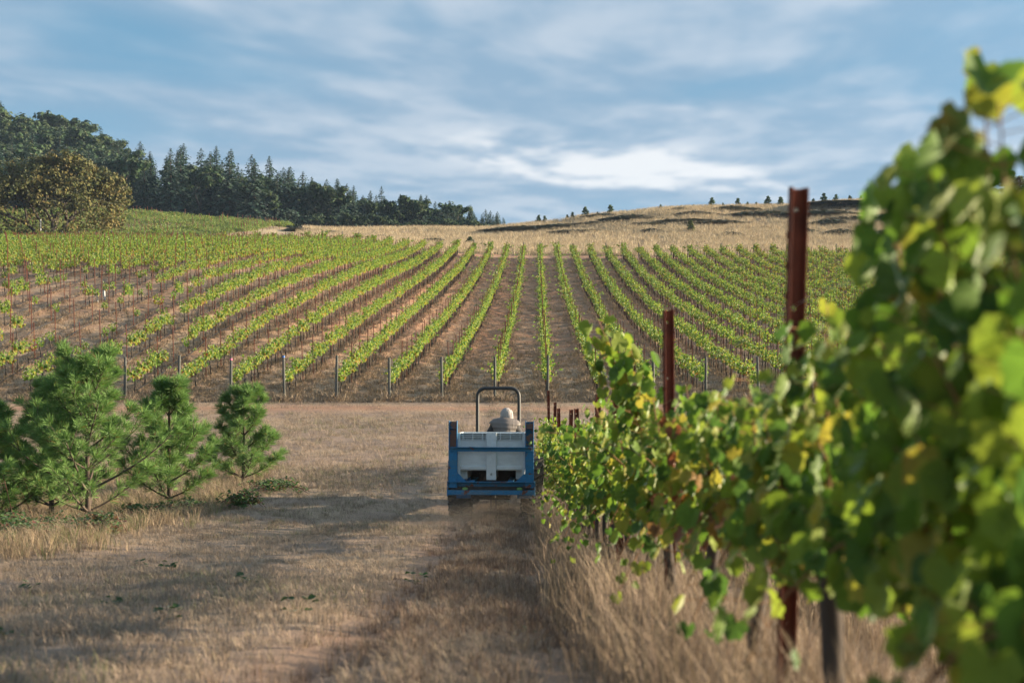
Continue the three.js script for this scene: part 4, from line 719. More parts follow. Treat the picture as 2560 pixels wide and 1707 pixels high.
// brambles and weeds
{
  const bramble = (label, x, D, w, h, seed, red) => {
    const r = rng(seed), g = thing('bramble_bush', label, 'bramble', 'brambles under the pines'), b = new MB(), s = new MB(); place(g, x, gy(x, D) - 0.02, -D);
    for (let k = 0; k < 30; k++) {
      const a = r() * 6.28, l = w * (0.4 + r() * 0.7), top = h * (0.5 + r() * 0.6), pts = []; for (let j = 0; j <= 6; j++) { const t = j / 6; pts.push([Math.cos(a) * l * t, Math.sin(Math.PI * Math.min(1, t * 0.85 + 0.05)) * top, Math.sin(a) * l * t]); }
      s.tube(pts, 0.006, 4, [0.12, 0.05, 0.035]);
      for (let j = 0; j < 26; j++) { const t = r() * 5.99, i = t | 0, f = t - i, o = [lerp(pts[i][0], pts[i + 1][0], f) + (r() - 0.5) * 0.16, lerp(pts[i][1], pts[i + 1][1], f) + (r() - 0.3) * 0.1, lerp(pts[i][2], pts[i + 1][2], f) + (r() - 0.5) * 0.16]; const n = nrm([r() - 0.5, 0.7, r() - 0.5]), c = r() < red ? (r() < 0.5 ? [0.2, 0.05, 0.035] : [0.24, 0.13, 0.05]) : shade([0.07, 0.14, 0.035], r, 0.7); let v = nrm([r() - 0.5, -0.2, r() - 0.5]); const q = v[0] * n[0] + v[1] * n[1] + v[2] * n[2]; v = nrm([v[0] - n[0] * q, v[1] - n[1] * q, v[2] - n[2] * q]); blade(b, o, crs(v, n), v, n, 0.045 + r() * 0.03, c, OUT_MID, 0.2, r); }
    }
    part('stems', s.geometry(), M.wood, g); stuffPart(part('foliage', b.geometry(), M.leaf, g));
  };
  bramble('tall bramble with russet leaves at the left edge below the pines', -9.0, 23.4, 1.0, 1.5, 1, 0.2);
  bramble('dark bramble mound under the tallest pine', -7.3, 22.2, 1.0, 0.3, 2, 0.06);
  bramble('small bramble with red leaves at the grass edge below the tallest pine', -6.1, 20.8, 0.5, 0.3, 3, 0.2);
  bramble('low bramble between the tallest and the middle pine', -6.3, 24.2, 0.7, 0.22, 4, 0.05);
  bramble('low bramble sprawling towards the track at the foot of the smallest pine', -5.0, 29.6, 0.9, 0.22, 5, 0.08);
  bramble('bramble at the bottom left corner of the pine verge', -7.7, 21.0, 0.6, 0.4, 6, 0.1);
  bramble('bramble sprig in the grass right of the middle pine', -5.1, 26.6, 0.5, 0.3, 7, 0.1);
  bramble('dark bramble thicket behind the grass between the left pines', -8.3, 22.6, 1.0, 0.4, 8, 0.04);
  bramble('green bramble at the foot of the middle pine', -6.0, 25.6, 0.6, 0.2, 9, 0.04);
  bramble('spreading green bramble left of the grass bank', -7.2, 20.2, 0.9, 0.35, 10, 0.06);
  const r = rng(64), P = [0, 1, 2].map((k) => { const q = rng(90 + k), b = new MB(), s = new MB(); for (let j = 0; j < 9; j++) { const a = q() * 6.28, l = 0.05 + q() * 0.12, o = [Math.cos(a) * l, 0.05 + q() * 0.09, Math.sin(a) * l], n = nrm([q() - 0.5, 1.2, q() - 0.5]); let v = [Math.cos(a), 0, Math.sin(a)]; const d = v[0] * n[0] + v[2] * n[2]; v = nrm([v[0] - n[0] * d, -n[1] * d, v[2] - n[2] * d]); s.tube([[0, -0.01, 0], [o[0] * 0.5, o[1] * 0.8, o[2] * 0.5], o], 0.002, 3, [0.08, 0.08, 0.03]); blade(b, o, crs(v, n), v, n, 0.05 + q() * 0.04, shade([0.035, 0.085, 0.022], q, 0.5), OUT_MID, 0.2, q); } return { s: s.geometry(), b: b.geometry() }; });
  [[-3.35, 8.6, 'wide green weed at the lower left edge of the slope'], [-3.0, 8.35, 'second green weed beside the wide one at lower left'], [-2.35, 9.6, 'dark green weed in the mown grass right of the lower left weed'], [-3.2, 11.3, 'tall sprig of green weed in the mown grass, left of centre'], [-2.55, 13.4, 'thin green weed farther up the mown slope'], [-1.52, 10.0, 'green weed at the edge of the left wheel track'], [-3.85, 15.9, 'row of small green weed leaves near the pine verge'], [-4.3, 16.3, 'small green weed nearest the pine verge'], [-1.0, 14.6, 'tiny green weed on the left wheel track'], [-4.4, 12.9, 'small green weed at the left edge of the mown grass'], [0.62, 13.2, 'dark green weed at the foot of the near vine row'], [0.55, 9.0, 'small green weed right of the right wheel track'], [0.1, 8.9, 'small weed in the dark strip between the tracks'], [0.7, 19.5, 'green weed under the vines beside the tractor']]
    .forEach(([x, D, l], k) => { const g = thing('weed_plant', l, 'weed', 'green weeds in the dry grass'); place(g, x, gy(x, D), -D, k * 1.9, 0.5 + r() * 0.35); part('stems', P[k % 3].s, M.wood, g); part('leaves', P[k % 3].b, M.leaf, g); });
}
// ---------------------------------------------------------------- tractor with a bin carrier on its hitch, driving away
const paintTex = texture(512, (u, v) => {
  const n = fbm(u * 9, v * 9, 5), f = fbm(u * 42 + 7, v * 42, 4), s = fbm(u * 3 + 4, v * 30, 3), k = sm(0.62, 0.68, n * 0.72 + f * 0.28), d = sm(0.5, 0.75, s) * 0.35, t = 0.9 + 0.2 * (f - 0.5);
  return mix3(mix3([0.10 * t, 0.45 * t, 0.64 * t], [0.33, 0.38, 0.40], d), [0.34 + 0.1 * f, 0.22, 0.15], k);
});
const wornTex = texture(256, (u, v) => { const n = fbm(u * 11, v * 11, 4), f = fbm(u * 40, v * 40, 3); return mix3([0.44 + 0.1 * f, 0.36, 0.30], [0.17, 0.35, 0.47], sm(0.45, 0.58, n)); });
const M2 = {
  paint: std({ name: 'worn blue paint', map: paintTex, roughness: 0.55, bumpMap: paintTex, bumpScale: 0.0008 }), worn: std({ name: 'paint worn to rust', map: wornTex, roughness: 0.85 }),
  black: std({ name: 'black steel', color: rgb(0.028, 0.027, 0.026), roughness: 0.5 }), tyre: std({ name: 'dusty rubber', color: rgb(0.035, 0.032, 0.03), roughness: 0.95 }), steel: std({ name: 'greasy steel', color: rgb(0.09, 0.085, 0.08), roughness: 0.6, metalness: 0.5 }),
  body: std({ name: 'tractor blue', color: rgb(0.03, 0.12, 0.27), roughness: 0.4 }), rim: std({ name: 'rim paint', color: rgb(0.5, 0.48, 0.42), roughness: 0.5 }), seat: std({ name: 'seat vinyl', color: rgb(0.03, 0.03, 0.032), roughness: 0.6 }),
  plastic: std({ name: 'bin plastic', map: texture(256, (u, v) => { const a = fbm(u * 7, v * 20, 4), f = fbm(u * 50, v * 50, 3), t = 0.77 + 0.1 * (a - 0.5) + 0.04 * (f - 0.5); return [t * 0.97, t * 1.0, t * 1.0]; }), roughness: 0.55 }), lamp: std({ name: 'green reflector', color: rgb(0.16, 0.34, 0.09), roughness: 0.35 }),
};
const TX = -0.31, TD = 26.0, TY = gy(-0.31, 26.0) - 0.04, YAW = -0.03;
const atTractor = (o) => { place(o, TX, TY, -TD, YAW); o.rotation.order = 'YXZ'; o.rotation.x = -0.085; return o; };   // nose down the slope
{
  const T = thing('tractor', 'narrow vineyard tractor with black roll bar and rusty blue bin carrier on the track', 'tractor'); atTractor(T);
  // carrier frame at the back
  const C = new THREE.Group(); C.name = 'bin_carrier'; C.position.set(0, -0.145, 1.7); T.add(C);
  for (const s of [-1, 1]) {
    part('upright', metreUv(merge([bx(0.014, 1.14, 0.10, s * 0.66 - 0.067, 1.35, 0, 0.003), bx(0.014, 1.14, 0.10, s * 0.66 + 0.067, 1.35, 0, 0.003), bx(0.12, 0.655, 0.012, s * 0.66, 1.105, 0.04, 0.003), bx(0.146, 0.012, 0.1, s * 0.66, 0.774, 0, 0.002)])), M2.paint, C);
    part('channel_web', metreUv(merge([bx(0.12, 1.12, 0.012, s * 0.66, 1.345, -0.036, 0.003), bx(0.118, 0.02, 0.06, s * 0.66, 1.79, -0.005, 0.008)])), M2.worn, C, 'inside of the channel worn down to rust');
    part('gusset', metreUv(prism(s < 0 ? [[0, 0], [0.17, 0], [0.03, 0.14], [0, 0.14]] : [[0, 0], [-0.17, 0], [-0.03, 0.14], [0, 0.14]], 0.012, s * 0.588, 0.868, 0.03)), M2.paint, C);
    part('end_plate', metreUv(merge([bx(0.012, 0.26, 0.14, s * 0.752, 0.755, 0.01, 0.003), bx(0.15, 0.085, 0.012, s * 0.675, 0.69, 0.075, 0.003)])), M2.paint, C);
    part('fork_arm', metreUv(merge([bx(0.09, 0.05, 1.35, s * 0.33, 0.87, -0.66, 0.01), bx(0.08, 0.07, 1.3, s * 0.62, 0.84, -0.66, 0.008)])), M2.paint, C);
    part('reflector', merge([cyl(0.026, 0.022, 0.02, s * 0.47 + 0.02, 0.755, 0.045, 'z'), bx(0.09, 0.04, 0.02, s * 0.47 + 0.02, 0.752, 0.028, 0.004)]), M2.lamp, C);
  }
  part('cross_bar', metreUv(merge([bx(1.41, 0.012, 0.075, 0, 1.462, 0.09, 0.002), bx(1.41, 0.066, 0.01, 0, 1.424, 0.058, 0.002), bx(0.1, 0.004, 0.06, -0.33, 1.471, 0.09, 0.001)])), M2.paint, C);
  part('lower_beam', metreUv(merge([bx(1.49, 0.012, 0.12, 0, 0.868, 0.02, 0.002), bx(1.49, 0.075, 0.012, 0, 0.826, -0.035, 0.002)])), M2.paint, C);
  part('lower_beam', metreUv(merge([bx(1.38, 0.078, 0.012, 0, 0.690, 0.062, 0.002), bx(1.38, 0.012, 0.1, 0, 0.655, 0.01, 0.002)])), M2.paint, C);
  part('back_plate', metreUv(bx(1.48, 0.14, 0.012, 0, 0.75, -0.05, 0.003)), M2.black, C);
  part('mast', metreUv(merge([bx(1.3, 0.09, 0.09, 0, 0.85, -1.3, 0.01), bx(0.08, 0.75, 0.08, -0.3, 1.18, -1.3, 0.01), bx(0.08, 0.75, 0.08, 0.3, 1.18, -1.3, 0.01), bx(0.7, 0.07, 0.07, 0, 1.52, -1.3, 0.01)])), M2.paint, C);
  part('mast_plate', metreUv(bx(1.28, 0.5, 0.02, 0, 0.88, -1.24, 0.004)), M2.black, C);
  // running gear
  const wheel = (x, y, z, R, W, lugs) => {
    const g = new THREE.Group(); g.name = 'wheel'; g.position.set(x, y, z); T.add(g);
    const prof = [[R * 0.56, -W * 0.40], [R * 0.66, -W * 0.5], [R * 0.84, -W * 0.5], [R * 0.93, -W * 0.44], [R * 0.945, 0], [R * 0.93, W * 0.44], [R * 0.84, W * 0.5], [R * 0.66, W * 0.5], [R * 0.56, W * 0.40]].map(([a, b]) => new THREE.Vector2(a, b));
    const list = [flat(new THREE.LatheGeometry(prof, 40).rotateZ(Math.PI / 2))];
    for (let k = 0; k < lugs; k++) for (const s of [-1, 1]) { const q = bx(W * 0.58, R * 0.085, R * 0.075, 0, 0, 0, 0.008).rotateY(s * 0.55).translate(s * W * 0.235, R * 0.955, 0).rotateX((k + (s > 0 ? 0.5 : 0)) / lugs * Math.PI * 2); list.push(q); }
    part('tyre', merge(list), M2.tyre, g);
    part('rim', merge([flat(new THREE.LatheGeometry([[0.02, 0.02], [R * 0.2, 0.02], [R * 0.3, -0.05], [R * 0.5, -0.04], [R * 0.57, W * 0.38], [R * 0.6, W * 0.42]].map(([a, b]) => new THREE.Vector2(a, b)), 32).rotateZ(Math.PI / 2)), cyl(R * 0.14, R * 0.14, 0.1, 0, 0, 0, 'x')]), M2.rim, g);
  };
  wheel(-0.64, 0.6, -0.1, 0.6, 0.42, 22); wheel(0.68, 0.6, -0.1, 0.6, 0.42, 22);
  wheel(-0.55, 0.3, -2.55, 0.38, 0.24, 18); wheel(0.55, 0.3, -2.55, 0.38, 0.24, 18);
  part('axle_housing', merge([cyl(0.12, 0.12, 1.0, 0, 0.6, -0.1, 'x'), bx(0.5, 0.5, 0.8, 0, 0.62, -0.2, 0.06), bx(0.4, 0.36, 1.4, 0, 0.58, -1.1, 0.05), bx(0.6, 0.14, 0.3, 0, 0.4, 0.15, 0.04), bx(0.86, 0.3, 0.34, 0, 0.6, 0.05, 0.05)]), M2.steel, T);
  part('hitch_links', merge([bx(0.05, 0.06, 1.0, -0.28, 0.52, 0.55, 0.012), bx(0.05, 0.06, 1.0, 0.28, 0.52, 0.55, 0.012), bx(0.07, 0.04, 0.7, 0, 0.4, 0.4, 0.01), cyl(0.03, 0.03, 0.7, 0, 0.95, 0.35, 'z'), cyl(0.008, 0.008, 0.18, 0.04, 0.3, 0.6, 'y'), cyl(0.008, 0.008, 0.22, -0.05, 0.29, 0.62, 'y'), bx(0.05, 0.07, 0.04, 0.25, 0.45, 0.75, 0.01), bx(0.05, 0.07, 0.04, -0.25, 0.45, 0.75, 0.01)]), M2.steel, T);
  part('front_axle', merge([bx(0.95, 0.1, 0.12, 0, 0.32, -2.55, 0.03), bx(0.3, 0.35, 1.3, 0, 0.55, -2.2, 0.05)]), M2.steel, T);
  part('bonnet', merge([bx(0.56, 0.55, 1.45, 0, 1.02, -2.25, 0.09)]), M2.body, T); part('grille', bx(0.44, 0.36, 0.03, 0, 1.0, -2.985, 0.02), M2.black, T);
  for (const s of [-1, 1]) { part('headlight', cyl(0.06, 0.06, 0.03, s * 0.17, 1.17, -3.0, 'z'), std({ name: 'lamp glass', color: rgb(0.6, 0.6, 0.58), roughness: 0.15 }), T); const pts = []; for (let k = 0; k <= 10; k++) { const a = -0.35 + k / 10 * 2.3; pts.push([Math.cos(a) * 0.67, Math.sin(a) * 0.67]); } for (let k = 10; k >= 0; k--) { const a = -0.35 + k / 10 * 2.3; pts.push([Math.cos(a) * 0.65, Math.sin(a) * 0.65]); } part('fender', prism(pts, 0.26, 0, 0, 0).rotateY(-Math.PI / 2).translate(s * 0.55 + 0.13, 0.6, -0.1).scale(1, 1, 1), M2.body, T); }
  part('floor_plate', bx(0.9, 0.03, 0.75, 0, 0.72, -1.0, 0.01), M2.steel, T);
  part('seat', merge([bx(0.46, 0.1, 0.42, 0.1, 1.06, -0.5, 0.04), bx(0.44, 0.3, 0.09, 0.1, 1.24, -0.27, 0.04), bx(0.2, 0.25, 0.2, 0.1, 0.9, -0.45, 0.02)]), M2.seat, T);
  const sw = flat(new THREE.TorusGeometry(0.19, 0.014, 8, 28).rotateX(-0.95)).translate(0.05, 1.44, -1.05); part('steering_wheel', merge([sw, pipe([[0.05, 1.44, -1.05], [0.05, 1.2, -1.2], [0.05, 0.9, -1.45]], 0.025, 12, 8), bx(0.34, 0.02, 0.02, 0.05, 1.44, -1.05, 0.006)]), M2.black, T);
  part('dashboard', bx(0.5, 0.3, 0.14, 0.02, 1.2, -1.45, 0.04), M2.body, T);
  const hw = 0.4, top = 2.38, cr = 0.15, rp = []; rp.push([-hw, 0.66, -1.3], [-hw, 1.4, -1.3], [-hw, top - cr, -1.3]); for (let k = 1; k <= 6; k++) { const a = Math.PI - k / 6 * Math.PI / 2; rp.push([-hw + cr + Math.cos(a) * cr, top - cr + Math.sin(a) * cr, -1.3]); } for (let k = 0; k <= 6; k++) { const a = Math.PI / 2 - k / 6 * Math.PI / 2; rp.push([hw - cr + Math.cos(a) * cr, top - cr + Math.sin(a) * cr, -1.3]); } rp.push([hw, 1.4, -1.3], [hw, 0.66, -1.3]);
  part('roll_bar', pipe(rp, 0.034, 120, 12), M2.black, T);
  part('exhaust', merge([cyl(0.03, 0.03, 0.5, 0.34, 1.3, -2.0), cyl(0.055, 0.055, 0.3, 0.34, 1.15, -2.0)]), M2.black, T);

  // ---- the harvest bin resting on the carrier
  const B = thing('harvest_bin', 'pale grey plastic harvest bin with ribbed rim riding behind the driver', 'bin'); atTractor(B); B.translateY(-0.145);
  const W = 0.585, z1 = 1.635, z0 = 0.5, y0 = 1.09, y1 = 1.71, th = 0.03, zc = (z0 + z1) / 2, L = z1 - z0;
  part('rear_wall', metreUv(merge([bx(W * 2, 1.586 - y0, th, 0, (y0 + 1.586) / 2, z1 - th / 2, 0.006), bx(W * 2 - 0.07, 0.13, 0.02, 0, 1.643, z1 - 0.066, 0.004)])), M2.plastic, B); part('front_wall', metreUv(bx(W * 2, y1 - y0, th, 0, (y0 + y1) / 2, z0 + th / 2, 0.008)), M2.plastic, B);
  for (const s of [-1, 1]) part('side_wall', metreUv(bx(th, y1 - y0 - 0.002, L - th * 2 - 0.002, s * (W - th / 2), (y0 + y1) / 2, zc, 0.004)), M2.plastic, B);
  part('bin_floor', metreUv(bx(W * 2 - 0.004, 0.03, L - 0.004, 0, y0 - 0.014, zc, 0.006)), M2.plastic, B);
  const lat = []; for (const q of [-1, 1]) { const cx = q * 0.325, w = 0.47; for (const y of [1.70, 1.665, 1.63, 1.592]) lat.push(bx(w, 0.012, 0.085, cx, y, z1 - 0.022, 0.003)); for (const f of [-0.5, -0.36, 0, 0.36, 0.5]) lat.push(bx(0.013, 0.112, 0.083, cx + f * w, 1.646, z1 - 0.022, 0.003)); }
  part('rim_ribs', metreUv(merge(lat)), M2.plastic, B);
  const foot = new THREE.Shape([[-0.08, 0.905], [0.08, 0.905], [0.08, 1.71], [-0.08, 1.71]].map((p) => new THREE.Vector2(...p))), hole = new THREE.Path([[-0.017, 0.975], [-0.017, 1.015], [0.017, 1.015], [0.017, 0.975]].map((p) => new THREE.Vector2(...p))); foot.holes.push(hole);
  part('centre_post', metreUv(flat(new THREE.ExtrudeGeometry(foot, { depth: 0.046, bevelEnabled: true, bevelSize: 0.004, bevelThickness: 0.004, bevelSegments: 2 }).translate(0, 0, z1 + 0.002))), M2.plastic, B);
  for (const s of [-1, 1]) {
    part('corner_post', metreUv(merge([bx(0.05, 0.62, 0.03, s * 0.562, 1.40, z1 + 0.015, 0.008)])), M2.plastic, B);
    part('corner_foot', metreUv(prism(s < 0 ? [[-0.585, 1.09], [-0.555, 0.905], [-0.53, 0.905], [-0.535, 1.09]] : [[0.585, 1.09], [0.535, 1.09], [0.53, 0.905], [0.555, 0.905]], 0.12, 0, 0, z1 - 0.09)), M2.plastic, B);
    part('base_band', metreUv(merge([bx(0.45, 0.062, 0.03, s * 0.31, 1.108, z1 + 0.013, 0.01)])), M2.plastic, B);
    part('inner_foot', metreUv(merge([bx(0.14, 0.16, L - 0.1, s * 0.49, 0.99, zc - 0.08, 0.01)])), M2.plastic, B);
  }
  part('centre_skid', metreUv(bx(0.15, 0.165, L - 0.1, 0, 0.99, zc - 0.03, 0.01)), M2.plastic, B);
  part('moulded_panel', metreUv(merge([bx(0.2, 0.005, 0.006, 0.38, 1.29, z1 + 0.002, 0.001), bx(0.2, 0.005, 0.006, 0.38, 1.19, z1 + 0.002, 0.001), bx(0.005, 0.1, 0.006, 0.28, 1.24, z1 + 0.002, 0.001), bx(0.005, 0.1, 0.006, 0.48, 1.24, z1 + 0.002, 0.001), bx(0.005, 0.1, 0.006, 0.39, 1.24, z1 + 0.002, 0.001)])), M2.plastic, B);
}
// ---------------------------------------------------------------- the driver, seen from behind
function surfaceNet(field, lo, hi, cell) {          // smooth closed surface where field(x, y, z) < 0
  const n = [0, 1, 2].map((k) => Math.ceil((hi[k] - lo[k]) / cell) + 1), [nx, ny, nz] = n, f = new Float32Array(nx * ny * nz), id = (i, j, k) => (k * ny + j) * nx + i;
  for (let k = 0; k < nz; k++) for (let j = 0; j < ny; j++) for (let i = 0; i < nx; i++) f[id(i, j, k)] = field(lo[0] + i * cell, lo[1] + j * cell, lo[2] + k * cell);
  const vid = new Int32Array(nx * ny * nz).fill(-1), pos = [], idx = [], E = [[0, 1], [2, 3], [4, 5], [6, 7], [0, 2], [1, 3], [4, 6], [5, 7], [0, 4], [1, 5], [2, 6], [3, 7]];
  for (let k = 0; k < nz - 1; k++) for (let j = 0; j < ny - 1; j++) for (let i = 0; i < nx - 1; i++) {
    const c = []; let mask = 0; for (let q = 0; q < 8; q++) { c.push(f[id(i + (q & 1), j + (q >> 1 & 1), k + (q >> 2))]); if (c[q] < 0) mask |= 1 << q; } if (mask === 0 || mask === 255) continue;
    let x = 0, y = 0, z = 0, m = 0; for (const [a, b] of E) { if ((c[a] < 0) === (c[b] < 0)) continue; const t = c[a] / (c[a] - c[b]); x += lerp(a & 1, b & 1, t); y += lerp(a >> 1 & 1, b >> 1 & 1, t); z += lerp(a >> 2, b >> 2, t); m++; }
    vid[id(i, j, k)] = pos.length / 3; pos.push(lo[0] + (i + x / m) * cell, lo[1] + (j + y / m) * cell, lo[2] + (k + z / m) * cell);
  }
  const face = (a, b, c, d, flip) => { if (a < 0 || b < 0 || c < 0 || d < 0) return; if (flip) idx.push(a, c, b, a, d, c); else idx.push(a, b, c, a, c, d); };
  for (let k = 1; k < nz - 1; k++) for (let j = 1; j < ny - 1; j++) for (let i = 1; i < nx - 1; i++) {
    const o = f[id(i, j, k)] < 0;
    if (o !== f[id(i + 1, j, k)] < 0) face(vid[id(i, j - 1, k - 1)], vid[id(i, j, k - 1)], vid[id(i, j, k)], vid[id(i, j - 1, k)], !o);
    if (o !== f[id(i, j + 1, k)] < 0) face(vid[id(i - 1, j, k - 1)], vid[id(i - 1, j, k)], vid[id(i, j, k)], vid[id(i, j, k - 1)], !o);
    if (o !== f[id(i, j, k + 1)] < 0) face(vid[id(i - 1, j - 1, k)], vid[id(i, j - 1, k)], vid[id(i, j, k)], vid[id(i - 1, j, k)], !o);
  }
  const g = new THREE.BufferGeometry(); g.setAttribute('position', new THREE.Float32BufferAttribute(pos, 3)); g.setIndex(idx); g.computeVertexNormals(); return g;
}
const smin = (a, b, k) => { const h = Math.max(k - Math.abs(a - b), 0) / k; return Math.min(a, b) - h * h * k * 0.25; };
const cap = (p, a, b, ra, rb) => { const bx_ = b[0] - a[0], by = b[1] - a[1], bz = b[2] - a[2], px = p[0] - a[0], py = p[1] - a[1], pz = p[2] - a[2], t = clamp((px * bx_ + py * by + pz * bz) / (bx_ * bx_ + by * by + bz * bz + 1e-9)); return Math.hypot(px - bx_ * t, py - by * t, pz - bz * t) - lerp(ra, rb, t); };
const ell = (p, c, r) => { const x = (p[0] - c[0]) / r[0], y = (p[1] - c[1]) / r[1], z = (p[2] - c[2]) / r[2], l = Math.hypot(x, y, z); return (l - 1) * Math.min(...r); };
{
  const P = thing('person', 'grey haired driver in a quilted brown vest and dark sleeves, seated behind the wheel', 'person'); atTractor(P);
  const J = { hipL: [0.0, 1.2, -0.47], hipR: [0.22, 1.2, -0.47], kneeL: [-0.06, 1.2, -0.9], kneeR: [0.27, 1.2, -0.9], ankL: [-0.05, 0.8, -1.0], ankR: [0.26, 0.8, -1.0], toeL: [-0.06, 0.765, -1.2], toeR: [0.27, 0.765, -1.2], pel: [0.11, 1.22, -0.45], wst: [0.12, 1.38, -0.47], chs: [0.15, 1.57, -0.52], shL: [-0.03, 1.68, -0.53], shR: [0.345, 1.67, -0.53], elL: [-0.19, 1.46, -0.64], elR: [0.475, 1.46, -0.64], wrL: [-0.1, 1.45, -0.93], wrR: [0.23, 1.45, -0.93], nk: [0.165, 1.75, -0.55], hd: [0.186, 1.865, -0.59] };
  const torso = (p, g = 0) => { let d = smin(cap(p, J.pel, J.wst, 0.145 + g, 0.135 + g), cap(p, J.wst, J.chs, 0.135 + g, 0.145 + g), 0.08); d = smin(d, cap(p, J.shL, J.shR, 0.085 + g, 0.085 + g), 0.13); d = smin(d, ell(p, [0.16, 1.66, -0.5], [0.15 + g, 0.135 + g, 0.11 + g]), 0.08); return d; };
  const arm = (p, s, e, w) => smin(cap(p, s, e, 0.074, 0.056), cap(p, e, w, 0.055, 0.036), 0.03);
  const leg = (p, h, k, a, t) => smin(smin(cap(p, h, k, 0.095, 0.068), cap(p, k, a, 0.066, 0.046), 0.03), cap(p, a, t, 0.048, 0.04), 0.03);
  const head = (p) => { let d = smin(ell(p, J.hd, [0.077, 0.115, 0.097]), ell(p, [J.hd[0] + 0.004, J.hd[1] - 0.05, J.hd[2] - 0.025], [0.058, 0.075, 0.075]), 0.03); d = smin(d, cap(p, [J.hd[0] + 0.004, J.hd[1] + 0.005, J.hd[2] - 0.09], [J.hd[0] + 0.005, J.hd[1] - 0.03, J.hd[2] - 0.113], 0.008, 0.014), 0.012); for (const s of [-1, 1]) { d = smin(d, ell(p, [J.hd[0] + s * 0.08, J.hd[1] - 0.012, J.hd[2]], [0.012, 0.032, 0.02]), 0.01); d = Math.max(d, -ell(p, [J.hd[0] + 0.004 + s * 0.03, J.hd[1] + 0.008, J.hd[2] - 0.1], [0.017, 0.01, 0.014])); d = Math.min(d, ell(p, [J.hd[0] + 0.004 + s * 0.03, J.hd[1] + 0.008, J.hd[2] - 0.083], [0.013, 0.011, 0.012])); } d = Math.max(d, -cap(p, [J.hd[0] - 0.018, J.hd[1] - 0.062, J.hd[2] - 0.104], [J.hd[0] + 0.026, J.hd[1] - 0.062, J.hd[2] - 0.104], 0.005, 0.005)); return smin(d, cap(p, J.nk, [J.hd[0], J.hd[1] - 0.06, J.hd[2] + 0.01], 0.058, 0.052), 0.04); };
  const body = (p) => { let d = torso(p); d = smin(d, Math.min(arm(p, J.shL, J.elL, J.wrL), arm(p, J.shR, J.elR, J.wrR)), 0.04); return smin(d, Math.min(leg(p, J.hipL, J.kneeL, J.ankL, J.toeL), leg(p, J.hipR, J.kneeR, J.ankR, J.toeR)), 0.05); };
  const hand = (s, w) => { const pm = [w[0] + s * 0.01, w[1] + 0.012, w[2] - 0.065]; return (p) => { let d = smin(cap(p, w, pm, 0.028, 0.03), ell(p, [pm[0], pm[1], pm[2] - 0.01], [0.042, 0.02, 0.045]), 0.02); for (let f = 0; f < 4; f++) { const x = pm[0] + (f - 1.5) * 0.021, l = [0.9, 1, 0.95, 0.75][f], a = [x, pm[1] + 0.006, pm[2] - 0.045], b = [x, pm[1] + 0.012, pm[2] - 0.045 - 0.036 * l], c = [x, pm[1] - 0.016, pm[2] - 0.055 - 0.044 * l], e = [x, pm[1] - 0.04, pm[2] - 0.05 - 0.022 * l]; d = smin(d, Math.min(cap(p, a, b, 0.0095, 0.0088), cap(p, b, c, 0.0088, 0.008), cap(p, c, e, 0.008, 0.007)), 0.006); } const t0 = [pm[0] - s * -0.034, pm[1] - 0.004, pm[2] + 0.005], t1 = [pm[0] + s * 0.056, pm[1] - 0.018, pm[2] - 0.03], t2 = [pm[0] + s * 0.045, pm[1] - 0.036, pm[2] - 0.052]; return smin(d, Math.min(cap(p, t0, t1, 0.013, 0.01), cap(p, t1, t2, 0.01, 0.0085)), 0.01); }; };
  const F = (fn) => (x, y, z) => fn([x, y, z]);
  const paintBody = (g, colour) => { const p = g.attributes.position, c = new Float32Array(p.count * 3); for (let i = 0; i < p.count; i++) c.set(colour(p.getX(i), p.getY(i), p.getZ(i)), i * 3); g.setAttribute('color', new THREE.BufferAttribute(c, 3)); return g; };
  const SKIN = [0.45, 0.27, 0.19], SLEEVE = [0.045, 0.042, 0.045], JEANS = [0.05, 0.06, 0.09], BOOT = [0.05, 0.035, 0.025];
  const gb = paintBody(surfaceNet(F(body), [-0.36, 0.66, -1.3], [0.64, 1.86, -0.22], 0.015), (x, y, z) => y < 0.83 ? BOOT : y < 1.3 && !(z < -0.55 && y > 1.34) ? JEANS : SLEEVE);
  const gh = paintBody(surfaceNet(F(head), [0.05, 1.70, -0.73], [0.33, 2.05, -0.45], 0.006), (x, y, z) => z < J.hd[2] - 0.085 && y > J.hd[1] && y < J.hd[1] + 0.016 && Math.abs(Math.abs(x - J.hd[0] - 0.004) - 0.03) < 0.011 ? [0.12, 0.09, 0.08] : SKIN);
  const hands = [hand(1, J.wrL), hand(-1, J.wrR)].map((fn, k) => { const w = k ? J.wrR : J.wrL; return paintBody(surfaceNet(F(fn), [w[0] - 0.09, w[1] - 0.08, w[2] - 0.2], [w[0] + 0.09, w[1] + 0.07, w[2] + 0.05], 0.004), () => SKIN); });
  const whole = mergeGeometries([gb, gh, ...hands].map((g) => g));
  part('body', whole, std({ name: 'skin and clothes', vertexColors: true, roughness: 0.85 }), P);
  // quilted vest: rolls of padding between seams
  const vest = (p) => { const roll = 0.024 + 0.007 * Math.abs(Math.sin((p[1] - 1.28 + (p[0] - 0.15) * 0.06) * Math.PI / 0.078)) + 0.004 * (noise(p[0] * 38, p[1] * 22 + p[2] * 30) - 0.5); let d = torso(p, roll); d = Math.max(d, 1.26 - p[1]); for (const [s, e] of [[J.shL, J.elL], [J.shR, J.elR]]) d = Math.max(d, -cap(p, [lerp(s[0], e[0], 0.18), lerp(s[1], e[1], 0.18), s[2]], [e[0] + (e[0] - s[0]), e[1] - 0.1, e[2]], 0.1, 0.12)); return smin(d, Math.max(cap(p, [J.nk[0], 1.72, J.nk[2] + 0.005], [J.nk[0] + 0.005, 1.79, J.nk[2] + 0.0], 0.088, 0.08), p[1] - 1.80), 0.03); };
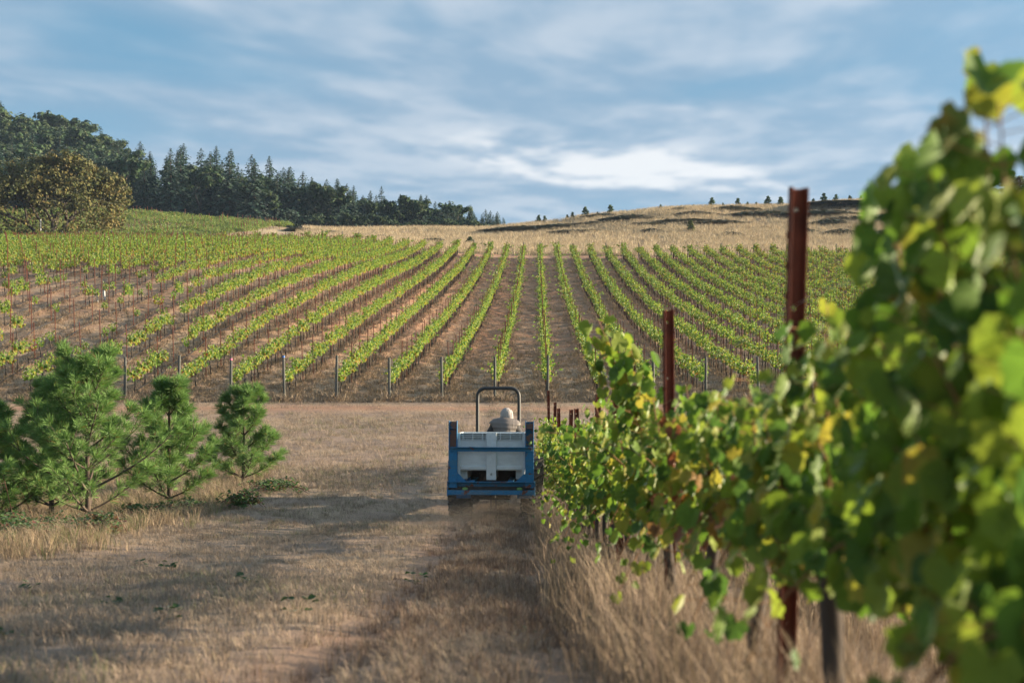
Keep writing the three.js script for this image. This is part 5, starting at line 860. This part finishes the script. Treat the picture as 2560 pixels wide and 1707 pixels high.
  part('quilted_vest', surfaceNet(F(vest), [-0.2, 1.22, -0.78], [0.52, 1.9, -0.22], 0.009), std({ name: 'brown quilted nylon', color: rgb(0.15, 0.125, 0.11), roughness: 0.6 }), P);
  const hair = (p) => { const w = 0.014 * (noise(p[0] * 70 + p[1] * 9, p[2] * 55 + p[1] * 6) - 0.5) + 0.008 * (noise(p[0] * 150 + p[1] * 14 + 7, p[2] * 120) - 0.5); let d = smin(ell(p, [J.hd[0], J.hd[1] + 0.016, J.hd[2] + 0.012], [0.116, 0.122, 0.12]), cap(p, [J.hd[0] - 0.045, J.hd[1] - 0.06, J.hd[2] + 0.045], [J.hd[0] + 0.05, J.hd[1] - 0.065, J.hd[2] + 0.045], 0.07, 0.07), 0.06) + w; d = Math.max(d, -ell(p, [J.hd[0], J.hd[1] - 0.035, J.hd[2] - 0.12], [0.075, 0.1, 0.1])); return d; };
  part('hair', surfaceNet(F(hair), [0.04, 1.74, -0.75], [0.34, 2.07, -0.42], 0.006), std({ name: 'grey hair', color: rgb(0.30, 0.27, 0.25), roughness: 0.75 }), P);
}
// ---------------------------------------------------------------- dust thrown up by the wheels: a cloud of real specks
{
  const r = rng(1234), N = 180000, g = new THREE.TetrahedronGeometry(0.0013), mat = std({ name: 'dust', color: rgb(0.56, 0.48, 0.40), roughness: 1 }), im = new THREE.InstancedMesh(g, mat, N), d = new THREE.Object3D(), G = () => { let s = 0; for (let k = 0; k < 4; k++) s += r(); return s - 2; };
  im.name = 'dust'; im.userData = { kind: 'stuff', label: 'pale dust hanging low behind the tractor wheels', category: 'dust' };
  for (let i = 0; i < N; i++) {
    let x, y, D;
    for (let k = 0; k < 20; k++) { const q = r(); if (q < 0.55) { x = TX + (r() < 0.5 ? -0.7 : 0.7) + G() * 0.62; D = 25.7 - Math.abs(G()) * 1.7; y = Math.abs(G()) * 0.52; } else { x = TX + G() * 1.5; D = 25.6 - 5.5 * r() * r(); y = Math.abs(G()) * 0.6; } if (r() < fbm(x * 1.1 + 5, D * 0.8 + y * 1.4, 3) * 1.6 - 0.25) break; }
    d.position.set(x, gy(x, D) + 0.02 + y, -D); d.rotation.set(r() * 6, r() * 6, 0); d.scale.setScalar(0.5 + r()); d.updateMatrix(); im.setMatrixAt(i, d.matrix);
  }
  im.receiveShadow = true; im.castShadow = true; scene.add(im);
}
renderer.render(scene, camera);
